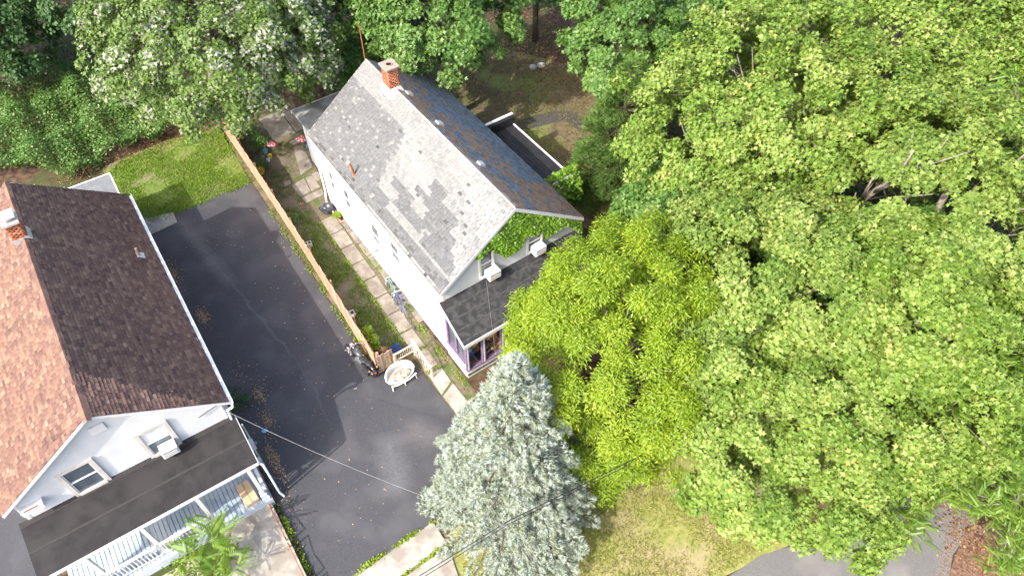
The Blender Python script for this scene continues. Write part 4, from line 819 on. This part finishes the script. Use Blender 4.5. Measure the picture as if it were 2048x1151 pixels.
maples = [('broad yellow-green maple growing beside the dark hemlock', 1565,245,8.6,278,4.2,L_NORWAY,72000,.17),
 ('very large yellow-green maple behind the bare leaning limbs', 1860,70,9.4,330,4.2,L_NORWAY,72000,.17),
 ('pale green maple above the bare leaning limbs', 1880,400,9.4,240,3.6,L_PALE,46000,.17),
 ('pale green maple between the lime tree and the bare leaning limbs', 1560,610,7.6,270,3.8,L_PALE,72000,.17),
 ('green maple with pale leaf tips next to the feathery ailanthus', 1800,690,8.2,250,3.8,L_NORWAY,56000,.16),
 ('green maple hanging over the road and front lawn', 1610,865,6.6,235,3.2,L_NORWAY,68000,.15),
 ('mid green maple filling the space below the bare leaning limbs', 1700,540,6.6,200,3.2,L_GREEN,26000,.18),
 ('small yellow-green maple beside the bare twiggy sapling', 1420,395,6.2,135,2.8,L_NORWAY,22000,.18),
 ('mid green maple crowded behind the lime tree', 1400,500,5.4,190,3.2,L_GREEN,26000,.18)]
for i, (lab,x,y,z,rp,rz,lm,nl,sz) in enumerate(maples):
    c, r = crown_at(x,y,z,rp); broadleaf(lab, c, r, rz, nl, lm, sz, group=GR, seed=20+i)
c, r = crown_at(1240,80,6.8,108); broadleaf('round mid-green maple at the edge of the back yard', c, r, 3.4, 26000, L_GREEN, .19, seed=41)
c, r = crown_at(875,20,7.2,160); broadleaf('bright green maple overhanging the back of the grey roof', c, r, 3.6, 36000, L_GREEN, .2, seed=42)
c, r = crown_at(440,40,7.6,250); broadleaf('silver maple with whitish leaf undersides behind the patio', c, r, 3.9, 62000, L_SILVER, .18, seed=43, base=px(430,170), rnd_fn=silver, up=.5, droop=.6, name='silver_maple_tree')
c, r = crown_at(560,90,6.2,110); broadleaf('drooping silver maple limbs over the patio slabs', c, r, 3.0, 19000, L_SILVER, .18, seed=44, base=px(590,130), rnd_fn=silver, up=.5, droop=.7, name='silver_maple_tree')
c, r = crown_at(-10,70,3.5,110); broadleaf('dark green tree beside the vine thicket', c, r, 3.5, 12000, L_DARK, .19, T=(KITE,KITE_F), seed=45, name='shade_tree', bark=BARK_D)
for k, (x,y,z,rp,lm,lab) in enumerate([(705,120,3.2,75,L_GREEN,'low green tree beside the antenna mast'),(210,-70,6.5,150,L_DARK,'dark tree in the woods behind the silver maple'),(-60,-40,6,170,L_DARK,'dark tree in the woods behind the vine thicket'),(660,-60,5.5,130,L_DARK,'dark tree in the woods behind the low green tree'),
        (1075,-95,6,110,L_DARK,'dark tree in the woods behind the back yard'),(1340,-30,7,130,L_GREEN,'green tree in the woods behind the round maple'),(1560,-130,8,200,L_NORWAY,'yellow-green tree at the far edge of the maples'),(2120,-60,9,200,L_NORWAY,'yellow-green tree at the far outer edge of the maples'),
        (1975,70,6.5,140,L_NORWAY,'yellow-green tree hidden between the two outer maples'),(2160,330,8,180,L_PALE,'pale tree on the outer side of the feathery ailanthus'),(790,60,3.4,80,L_DARK,'dark understorey tree behind the brick chimney')]):
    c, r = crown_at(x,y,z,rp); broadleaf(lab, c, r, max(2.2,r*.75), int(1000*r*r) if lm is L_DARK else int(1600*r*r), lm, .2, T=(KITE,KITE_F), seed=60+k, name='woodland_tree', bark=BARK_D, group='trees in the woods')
# lime box elder
c, r = crown_at(1235,715,5.5,212)
def lime(rg,N,idx,d): return np.clip(.5+.2*rg.normal(size=N)+.12*rg.normal(size=d.shape[0])[idx],0,1)
broadleaf('bright lime green box elder between the porch and the maples', c, r, 5.3, 170000, L_LIME, .135, T=(LANCE,LANCE_F), seed=50, name='box_elder_tree', up=.6, droop=.5, flat=.5, spray=(.38,.72), rnd_fn=lime, cover=1.15)
# bare trunk and leaning bare limbs
tr = thing('bare_trunk_tree', 'tall straight bare trunk rising at the edge of the back yard', 'tree', px(1145,92), 0)
MB().path([(0,0,-.05),(.05,.1,3),(.0,.2,7),(.1,.3,11)], .26, 12, .16).build('trunk', BARK, tr, True)
rg = np.random.default_rng(5); d = rg.normal(size=(9000,3)); d /= np.linalg.norm(d,axis=1,keepdims=True); pos = d*(rg.random(9000)**.4)[:,None]*np.array([2.6,2.6,1.9])+np.array([.1,.3,12.4]); X,Y,Z = frames(d*.4+np.array([0,0,.8])+rg.normal(size=d.shape)*.4)
o = scatter('crown', MAPLE, MAPLE_F, pos, X,Y,Z, rg.uniform(.13,.24,9000), L_GREEN, tr); o['kind'] = 'stuff'
dl_ = thing('leaning_dead_tree', 'bare pale forked limbs leaning out between the maples', 'tree', px(1660,470), 0); b0 = px(1660,470); bt = MB()
def lp(x,y,z): return px(x,y,z)-b0
trunkpts = [Vector((0,0,-.05)), lp(1690,425,6.5), lp(1745,385,9.6), lp(1800,350,11.0), lp(1860,325,12.2)]
bt.path(trunkpts, .2, 10, .035)
for pts in ([lp(1745,385,9.6),lp(1800,362,11.2),lp(1870,352,12.2)], [lp(1720,405,8.6),lp(1735,375,10.4),lp(1748,352,11.3)], [lp(1765,397,9.0),lp(1820,392,10.6),lp(1865,388,11.5)], [lp(1800,350,11.0),lp(1812,325,12.2),lp(1828,300,12.8)], [lp(1700,420,7.4),lp(1712,385,9.8)]): bt.path(pts, .075, 7, .015)
rl_ = random.Random(9)
for k in range(16):
    s0 = trunkpts[2].lerp(trunkpts[4], rl_.random()) if k % 2 else trunkpts[1].lerp(trunkpts[3], rl_.uniform(.3,1))
    dv = Vector((rl_.uniform(.1,1.1), rl_.uniform(-.1,.9), rl_.uniform(.1,.9))); bt.path([s0, s0+dv*.6+Vector((0,0,.08)), s0+dv*1.3+Vector((rl_.uniform(-.2,.2),0,.2))], .035, 5, .006)
bt.build('trunk', BARK, dl_, True)
twg = thing('dead_sapling', 'bare grey twiggy sapling beside the hemlock', 'tree', px(1300,470), 0); b0 = px(1300,470); bt = MB(); bt.path([Vector((0,0,-.02)), px(1315,440,1.6)-b0, px(1318,425,2.6)-b0], .05, 6, .02)
for k in range(22): 
    s = (px(1315,440,1.6)-b0).lerp(px(1318,425,2.6)-b0, random.random()); bt.path([s, s+Vector((random.uniform(-.7,.7),random.uniform(-.4,.7),random.uniform(.2,.7))), s+Vector((random.uniform(-1.3,1.2),random.uniform(-.6,1),random.uniform(.5,1.3)))], .018, 4, .004)
bt.build('trunk', BARK, twg)

# conifers
def tufts(name, parent, C, D, size, m, rg, nneedle=9, spread=.55, width=.10):
    """needle tufts: narrow blades fanning round the twig direction D"""
    N = len(C); X,Y,Z = frames(D, rg.normal(size=D.shape)); V=[];rn = np.clip(.55+.2*rg.normal(size=N)+.0,0,1)
    P_, A_, B_ = [], [], []
    for k in range(nneedle):
        a = 2*np.pi*k/nneedle+rg.random(N)*.6; tilt = spread*rg.uniform(.5,1.5,N)
        dirv = Z*np.cos(tilt)[:,None]+(X*np.cos(a)[:,None]+Y*np.sin(a)[:,None])*np.sin(tilt)[:,None]
        side = -X*np.sin(a)[:,None]+Y*np.cos(a)[:,None]; l = size*rg.uniform(.7,1.2,N)
        P_.append(np.stack([C-Z*(l*.3)[:,None]*rg.random(N)[:,None]-side*(l*width)[:,None], C+side*(l*width)[:,None], C+dirv*l[:,None]],1))
    V = np.stack(P_,1).reshape(-1,3); F = np.arange(len(V)).reshape(-1,3)
    o = np_mesh(name, V, F, m, parent, np.repeat(rn, nneedle)); o['kind'] = 'stuff'; return o
def conifer(name, label, base, Ht, R0, m, seed, ntw, tsize, droop, bark, power=.85, z0=.5, nneedle=9, width=.1, spread=.55):
    rg = np.random.default_rng(seed); root = thing(name, label, 'tree', base); br = MB(); br.path([(0,0,-.05),(.03,0,Ht*.5),(0,0,Ht*.97)], .05+.016*Ht, 10, .02)
    C, D = [], []; z = z0
    while z < Ht-.12:
        f = (Ht-z)/(Ht-z0); rr = R0*f**power; nb = int(5+6*f)
        for k in range(nb):
            a = rg.uniform(0,2*np.pi); L = rr*rg.uniform(.78,1.1)+.12; dirh = np.array([math.cos(a),math.sin(a),0]); z1 = z+rg.uniform(-.15,.15)
            tip = np.array([0,0,z1])+dirh*L+np.array([0,0,L*(.18-droop*(.3+.7*f))])
            midp = np.array([0,0,z1])+dirh*L*.5+np.array([0,0,L*.08]); br.path([(0,0,z1),tuple(midp),tuple(tip)], .012+.012*L, 4, .006)
            n = max(26, int(ntw*L)); t = rg.uniform(.08 if L < 1.2 else .2,1,n)**.7; base_p = np.outer((1-t)**2,[0,0,z1])+np.outer(2*t*(1-t),midp)+np.outer(t*t,tip)
            lat = np.array([-dirh[1],dirh[0],0]); sw = (1.02-t)*L*.34+.10; s = rg.uniform(-1,1,n)*sw
            p = base_p+np.outer(s,lat)+np.outer(np.abs(s)*.35,dirh)+np.stack([np.zeros(n),np.zeros(n),rg.normal(size=n)*.06-.10*np.abs(s)],1)
            C.append(p); D.append(np.outer(np.ones(n),dirh)*.8+np.outer(np.sign(s)*.7,lat)+rg.normal(size=(n,3))*.35+np.array([0,0,.35]))
        z += (.19+.2*f)
    C.append(np.array([[0,0,Ht-.1*i] for i in range(5)])); D.append(np.tile([0,0,1.],(5,1))+rg.normal(size=(5,3))*.3)
    C = np.concatenate(C); D = np.concatenate(D); print(name, len(C))
    tufts('crown', root, C, D, tsize*rg.uniform(.8,1.25,len(C)), m, rg, nneedle, spread, width); br.build('trunk', bark, root, True); return root
conifer('blue_spruce_tree', 'tall silvery blue spruce in front of the purple porch', (.1,11.45,0), 10.5, 3.75, L_SPRUCE, 3, 60, .15, .40, BARK_D, power=.86, z0=.6, nneedle=10, width=.075, spread=.6)
conifer('hemlock_tree', 'dark feathery hemlock beside the black flat roof', tuple(px(1225,380)), 8.0, 2.7, L_HEM, 4, 44, .2, .3, BARK_D, power=.6, z0=.4, nneedle=6, width=.07, spread=.35)

# compound-leaved fronds (ailanthus)
FT = []; FF = []
def fb(v, f): o = len(FT); FT.extend(v); FF.extend([tuple(i+o for i in q) for q in f])
for k in range(12):
    t = .13+.07*k; zc = -.32*t*t; l = .21*(1-.5*abs(t-.42))
    for s in (-1,1): fb([(s*.006,t,zc),(s*l*.45,t+.075,zc-.02),(s*l,t+.09,zc-.07),(s*l*.5,t+.004,zc-.03)], [(0,1,2),(0,2,3)])
fb([(0,.97,-.30),(.05,1.06,-.35),(0,1.18,-.43),(-.05,1.06,-.35)],[(0,1,2),(0,2,3)]); fb([(-.006,0,0),(.006,0,0),(.004,1,-.32),(-.004,1,-.32)],[(0,1,2),(0,2,3)])
def frond_tree(name, label, cat, base, rosettes, nf, size, m, seed, r0=.06, group=None):
    rg = np.random.default_rng(seed); root = thing(name, label, cat, base, 0, group); b = Vector(base); C,D,U = [],[],[]
    br = MB(); top = sum((Vector(p) for p in rosettes), Vector())/len(rosettes)-b; br.path([(0,0,-.03), tuple(top*.35), tuple(top*.7)], r0, 8, r0*.5)
    for p in rosettes:
        q = Vector(p)-b; br.path([tuple(top*.6*random.uniform(.4,1)), tuple(top*.6+(q-top*.6)*.6+Vector((0,0,.1))), tuple(q)], r0*.4, 5, .01)
        for k in range(nf):
            a = 2*np.pi*k/nf*1.0+rg.uniform(-.3,.3); e = rg.uniform(-.25,.7); C.append(tuple(q+Vector(rg.normal(size=3)*np.array([.22,.22,.12])))); D.append((math.cos(a)*math.cos(e),math.sin(a)*math.cos(e),math.sin(e)))
    C = np.array(C); Y = np.array(D); up = np.tile([0,0,1.],(len(Y),1))+rg.normal(size=Y.shape)*.12; X = np.cross(Y,up); X /= np.linalg.norm(X,axis=1,keepdims=True); Z = np.cross(X,Y)
    o = scatter('crown', FT, FF, C, X, Y, Z, size*rg.uniform(.55,1.25,len(C)), m, root, np.clip(.45+.25*rg.normal(size=len(C)),0,1)); o['kind'] = 'stuff'; br.build('trunk', BARK, root, True); return root
def ros(n, x0,x1,y0,y1,z0,z1, seed):
    r_ = random.Random(seed); return [px(r_.uniform(x0,x1), r_.uniform(y0,y1), r_.uniform(z0,z1)) for _ in range(n)]
frond_tree('ailanthus_sapling', 'young ailanthus with feathery fronds by the white railing', 'plant', tuple(px(440,1130)), [px(425,1068,1.9),px(400,1095,1.7),px(445,1095,1.6),px(430,1130,1.3),px(395,1140,1.1),px(460,1125,1.2)], 12, .85, L_AIL, 1, .035)
frond_tree('ailanthus_tree', 'feathery ailanthus overhanging the road bend', 'tree', tuple(px(2060,1080)), ros(130,1880,2090,830,1010,4.5,7,2)+ros(24,1870,1960,860,950,4,6,5)+ros(70,1995,2080,985,1150,2.0,4,15), 12, .4, L_AIL, 2, .16)
frond_tree('ailanthus_tree', 'feathery ailanthus beside the green maple above the road', 'tree', tuple(px(1990,880)), ros(170,1850,2090,520,810,8.0,9.6,3), 12, .44, L_AIL, 3, .16)
frond_tree('ailanthus_tree', 'feathery ailanthus on the outer edge beside the pale maple', 'tree', tuple(px(2090,420)), ros(90,1950,2110,120,330,10,11.5,4), 12, .44, L_AIL, 4, .16)
frond_tree('ailanthus_tree', 'small ailanthus branch tip hanging low over the grey road', 'tree', tuple(px(1815,1075)), ros(10,1770,1845,1010,1075,2,3,6), 11, .5, L_AIL, 5, .04)
frond_tree('fern_plant', 'dark fern-like weed at the corner under the white downspout', 'plant', tuple(px(470,800)), [px(468,795,.5),px(475,810,.4),px(462,785,.4)], 10, .6, L_DARK, 7, .02)

def leaf_clump(name, label, cat, base, blobs, n, size, m, seed, T=(OVAL,OVAL_F), stem=True, group=None):
    rg = np.random.default_rng(seed); root = thing(name, label, cat, base, 0, group); b = np.array(base); C,Nr = [],[]
    for (c, r) in blobs:
        k = int(n*r[0]*r[1]/sum(q[1][0]*q[1][1] for q in blobs)); d = rg.normal(size=(k,3)); d /= np.linalg.norm(d,axis=1,keepdims=True); d[:,2] = np.abs(d[:,2])*.9+.0
        C.append(np.array(c)-b+d*np.array(r)*(rg.random(k)**.35)[:,None]); Nr.append(d*.6+np.array([0,0,.8])+rg.normal(size=(k,3))*.35)
    C = np.concatenate(C); Nr = np.concatenate(Nr); X,Y,Z = frames(Nr)
    o = scatter('foliage', T[0], T[1], C, X,Y,Z, size*rg.uniform(.6,1.3,len(C)), m, root); o['kind'] = 'stuff'
    if stem:
        s = MB()
        for (c, r) in blobs: s.path([(0,0,-.02), tuple((np.array(c)-b)*.6), tuple(np.array(c)-b)], .018, 5, .006)
        s.build('stem', BARK, root)
    return root
# shrub at the fence end, weeds, planter weed
b = px(738,690); leaf_clump('young_shrub', 'bright green leafy shrub behind the end of the tan fence', 'shrub', tuple(b), [(tuple(px(733,662,.9)),(.25,.25,.2)),(tuple(px(745,678,.8)),(.28,.25,.2)),(tuple(px(728,676,.6)),(.25,.25,.2)),(tuple(px(748,690,.5)),(.25,.2,.2))], 330, .15, L_LIME, 31)
b = px(681,434); leaf_clump('planter_weed', 'bright green weed growing in the brick edged planter', 'plant', tuple(b), [(tuple(px(676,430,.25)),(.26,.2,.18))], 90, .14, L_LIME, 32)
b = px(610,437); leaf_clump('fence_weed', 'low green weed at the foot of the fence in the side yard', 'plant', tuple(px(583,440)), [(tuple(px(583,436,.25)),(.4,.4,.25))], 160, .1, L_VINE, 33)
b = px(768,715); leaf_clump('spiky_plant', 'reddish dry spiky plant on top of the board gate', 'plant', tuple(b), [(tuple(px(770,704,.9)),(.3,.3,.22))], 220, .16, L_LITTER, 34, T=(LANCE,LANCE_F))
b = px(525,290); leaf_clump('border_plants', 'dark leafy plants along the fence beside the pails', 'plant', tuple(b), [(tuple(px(515,285,.3)),(.7,.6,.35)),(tuple(px(505,265,.3)),(.6,.6,.4)),(tuple(px(520,325,.2)),(.5,.5,.25))], 900, .1, L_VINE, 35)
# vine thicket: an uncountable mass
def thicket(name, label, poly, n, size, m, hfun, seed, T=(OVAL,OVAL_F), norm_up=.9, edge=.0):
    rg = np.random.default_rng(seed); pts = np.array([[p.x,p.y] for p in poly]); lo = pts.min(0); hi = pts.max(0); Q = lo+(hi-lo)*rg.random((n*3,2))
    ins = np.zeros(len(Q),bool); j = len(pts)-1
    for i in range(len(pts)):
        xi,yi = pts[i]; xj,yj = pts[j]; cnd = ((yi>Q[:,1])!=(yj>Q[:,1]))&(Q[:,0] < (xj-xi)*(Q[:,1]-yi)/(yj-yi+1e-12)+xi); ins ^= cnd; j = i
    Q = Q[ins][:n]; Q = Q+rg.normal(size=Q.shape)*edge; h = hfun(Q, rg); C = np.column_stack([Q,h]); Nr = np.array([0,0,norm_up])+rg.normal(size=C.shape)*.45; X,Y,Z = frames(Nr)
    o = scatter(name, T[0], T[1], C, X,Y,Z, size*rg.uniform(.6,1.3,len(C)), m, None); o['kind'] = 'stuff'; o['label'] = label; return o
def mound(Q, rg, a=1.1, b=.9):
    return a+b*(np.sin(Q[:,0]*1.3+1)*np.cos(Q[:,1]*1.1)+.5*np.sin(Q[:,0]*2.9+Q[:,1]*2.1))*.5-.55*rg.random(len(Q))**2
thicket('vine_thicket', 'thick mound of green vines beside the rear lawn', P((-20,360),(60,352),(150,372),(215,330),(330,285),(420,250),(430,215),(300,150),(180,140),(60,190),(-40,240)), 32000, .13, L_VINE, mound, 61, T=(KITE,KITE_F))
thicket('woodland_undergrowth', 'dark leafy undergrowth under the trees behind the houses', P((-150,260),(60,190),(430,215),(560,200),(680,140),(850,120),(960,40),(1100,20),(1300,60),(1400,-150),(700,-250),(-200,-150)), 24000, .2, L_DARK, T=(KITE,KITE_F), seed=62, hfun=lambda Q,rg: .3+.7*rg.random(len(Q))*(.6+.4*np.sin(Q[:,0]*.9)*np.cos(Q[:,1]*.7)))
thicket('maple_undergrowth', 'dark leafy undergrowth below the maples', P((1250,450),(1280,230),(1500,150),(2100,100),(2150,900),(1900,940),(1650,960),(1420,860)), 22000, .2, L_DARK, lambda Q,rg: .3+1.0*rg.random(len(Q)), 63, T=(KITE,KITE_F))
# ivy on the gable, creeper on the addition
rg = np.random.default_rng(8); N = 26000; y = rg.uniform(1.9,7.42,N); zt = np.minimum(7.35-(abs(y-3.72))*.738, 7.4)-.1; zb = 4.95+.30*np.sin(y*3.1)+.5*np.maximum(0,3.3-y)+np.where(y>5.6,-.55*(y-5.6),0); zz = zb+(zt-zb)*rg.random(N)
win = ((np.abs(y-4.9) < .45)&(zz < 5.15)&(zz > 3.9)); ok = (zz > zb)&(zt > zb)&~win; y,zz = y[ok],zz[ok]; N = len(y); C = np.column_stack([rg.uniform(-.2,-.03,N)+.05*np.sin(y*5+zz*4), y, zz]); X,Y,Z = frames(np.array([.8,-.1,.6])+rg.normal(size=C.shape)*.35)
iv = thing('ivy', 'thick green ivy covering the upper front gable below the grey roof', 'vine', G(0,0,0), A_G); o = scatter('foliage', OVAL, OVAL_F, C, X,Y,Z, rg.uniform(.06,.125,N), L_IVY, iv); o['kind'] = 'stuff'
s = MB()
for k in range(8): yy = 3.2+.45*k; s.path([(-.2,5.5,4.3),(-.19,(yy+5.5)/2,5.0),(-.19,yy,min(6.3,7.0-abs(yy-3.7)*.74))], .02, 5, .008)
s.build('stem', BARK, iv)
N = 900; C = np.column_stack([rg.uniform(-4.1,-3.3,N), rg.uniform(W-.1,10.3,N), np.zeros(N)]); C[:,2] = 3.25-1.6*np.maximum(0,C[:,0]+3.75)-rg.random(N)*.9*(C[:,0]>-3.85)+.1*rg.random(N); X,Y,Z = frames(np.array([.5,0,.8])+rg.normal(size=C.shape)*.35)
cr_ = thing('creeper', 'green creeper spilling over the end of the black flat roof', 'vine', G(0,0,0), A_G); o = scatter('foliage', MAPLE, MAPLE_F, C, X,Y,Z, rg.uniform(.12,.24,N), L_IVY, cr_); o['kind'] = 'stuff'; MB().path([(-3.7,W+.3,0),(-3.7,W+.8,1.6),(-3.72,W+1.2,3.1),(-3.72,10.1,3.15)], .025, 5, .01).build('stem', BARK, cr_)
# grass and litter
def patchy(Q, rg):
    v = np.sin(Q[:,0]*1.7+.6*np.sin(Q[:,1]*1.3))+np.sin(Q[:,1]*1.9+Q[:,0]*.7)+.5*np.sin(Q[:,0]*4.1-Q[:,1]*3.3)
    return np.where(rg.random(len(Q)) < np.clip(1.0+.55*v,.06,1), .01, -.5)
def grass(name, label, poly, n, size, m, seed, skip=None):
    o = thicket(name, label, poly, n, size, m, patchy, seed, T=([(-.16,0,0),(.16,0,0),(.1,.5,.75),(-.1,.2,.8)],[(0,1,2),(0,2,3)]), edge=.1); return o
grass('grass', 'short green grass of the rear lawn', P((215,335),(330,285),(415,264),(440,250),(500,368),(305,448),(240,400)), 26000, .09, L_GRASS, 71)
grass('grass', 'short green grass of the side yard strip', [G(-13,-2.6),G(-1.3,-2.9),G(-1.3,-1.15),G(-9,-.9),G(-13,-1.4)], 17000, .075, L_GRASS, 72)
grass('grass', 'yellowish grass of the front lawn', [px(930,1020),px(1000,900),px(1200,850),px(1420,900),px(1600,1060),px(1420,1160),px(1330,1260),px(920,1260)], 42000, .075, L_DRY, 73)
grass('grass', 'sparse dry grass of the back yard', P((800,170),(860,115),(1000,100),(1130,140),(1220,190),(1240,330),(1190,460),(1100,410),(960,260)), 20000, .09, L_BACK, 74)
def weeds_along(name, label, segs, n, wid, size, m, seed, hmax=.12, T=(OVAL,OVAL_F)):
    rg = np.random.default_rng(seed); C = []
    for a, b in segs:
        a = np.array(a); b = np.array(b); k = int(n*np.linalg.norm(b-a)); t = rg.random(k); cl = .5+.5*np.sin(t*np.linalg.norm(b-a)*4+a[0]*3); keep = rg.random(k) < cl
        C.append((a+(b-a)*t[:,None]+rg.normal(size=(k,3))*np.array([wid,wid,0]))[keep])
    C = np.concatenate(C); C[:,2] = .02+hmax*rg.random(len(C)); X,Y,Z = frames(np.array([0,0,.8])+rg.normal(size=C.shape)*.4)
    o = scatter(name, T[0], T[1], C, X,Y,Z, size*rg.uniform(.6,1.3,len(C)), m, None); o['kind'] = 'stuff'; o['label'] = label; return o
weeds_along('weeds', 'weeds along the driveway foot of the tan fence', [(G(-14,-2.72),G(-1.15,-3.03))], 60, .05, .07, L_GRASS, 81)
weeds_along('weeds', 'weeds between the path slabs and the white wall', [(G(-2.6,-.1),G(2.6,-.15)),(G(-8,.05),G(-3,.0)),(G(.15,-1.2),G(.15,-.5)),(G(1.5,-1.2),G(1.2,-.5)),(G(-1.2,-1.1),G(-1.0,-.5)),(G(-2.4,-1.1),G(-2.4,-.45)),(G(-11,-.95),G(-2,-1.2))], 110, .06, .065, L_LIME, 82)
weeds_along('weeds', 'grass seam between the driveway and the pavement slabs', [(px(866,1043),px(702,1152)),(px(895,1088),px(803,1155))], 260, .05, .07, L_LIME, 83)
weeds_along('weeds', 'weeds at the foot of the raised walk by the driveway', [(Lf(2.2,-.3),Lf(6.6,-.28))], 150, .07, .08, L_LIME, 84, .2)
weeds_along('weeds', 'weeds and shoots in the bed by the pink walk', [(px(330,1140),px(400,1120)),(px(350,1150),px(480,1150))], 160, .2, .1, L_AIL, 85, .35)
def litter(name, label, spots, size, m, seed, z=.02):
    rg = np.random.default_rng(seed); C = []
    for c, r, k in spots:
        q = rg.normal(size=(k,3))*np.array([r[0],r[1],0]); ca, sa = math.cos(A_L), math.sin(A_L); q = np.column_stack([q[:,0]*ca-q[:,1]*sa, q[:,0]*sa+q[:,1]*ca, q[:,2]]); C.append(np.array(c)+q)
    C = np.concatenate(C); C[:,2] = z+.015*rg.random(len(C)); X,Y,Z = frames(np.array([0,0,1.])+rg.normal(size=C.shape)*.3); o = scatter(name, OVAL, OVAL_F, C, X,Y,Z, size*rg.uniform(.4,1.3,len(C)), m, None); o['kind'] = 'stuff'; o['label'] = label; return o
litter('leaf_litter', 'dry leaves and seeds blown along the driveway', [(px(345,550),(.6,.2,),420),(px(405,632),(.28,.14),320),(px(525,810),(.8,.3),150),(px(548,920),(.5,.12),420),(px(520,790),(.25,.12),160),(px(535,840),(.2,.1),140),(px(570,990),(.7,.2),60),(px(480,745),(.5,.3),60),(px(600,560),(4,1.4),150),(px(650,760),(3,1.6),110),(px(420,470),(.8,.7),60),(px(680,1000),(2,1.3),60)], .06, L_TAN, 91)
litter('leaf_litter', 'red-brown fallen leaves at the end of the back yard', [(px(1060,90),(2.2,2.5),2600),(px(1150,150),(1.5,2),1200)], .12, L_LITTER, 92)
litter('leaf_litter', 'brown leaves between the lawn and the vine thicket', [(px(300,293),(.4,2.2),900),(px(160,355),(.4,.8),200)], .09, L_LITTER, 93)
litter('leaf_litter', 'brown mulch chips and twigs on the road verge', [(px(1975,1110),(.9,.6),900),(px(1910,1030),(.6,.4),200)], .1, L_LITTER, 94)
st_ = MB().ell((0,0,.1),(.25,.2,.2),12,8).build('boulder', mat('stone_grey',(.3,.28,.25),(.4,.38,.35),6,.9,.4), None, True); st_.location = px(1066,137); tag(st_, 'grey boulder on the back yard grass', 'rock')
st2 = MB().ell((0,0,.1),(.3,.22,.22),12,8).build('boulder', MATS['stone_grey'], None, True); st2.location = px(1082,134); tag(st2, 'larger grey boulder with a smaller one beside it', 'rock')
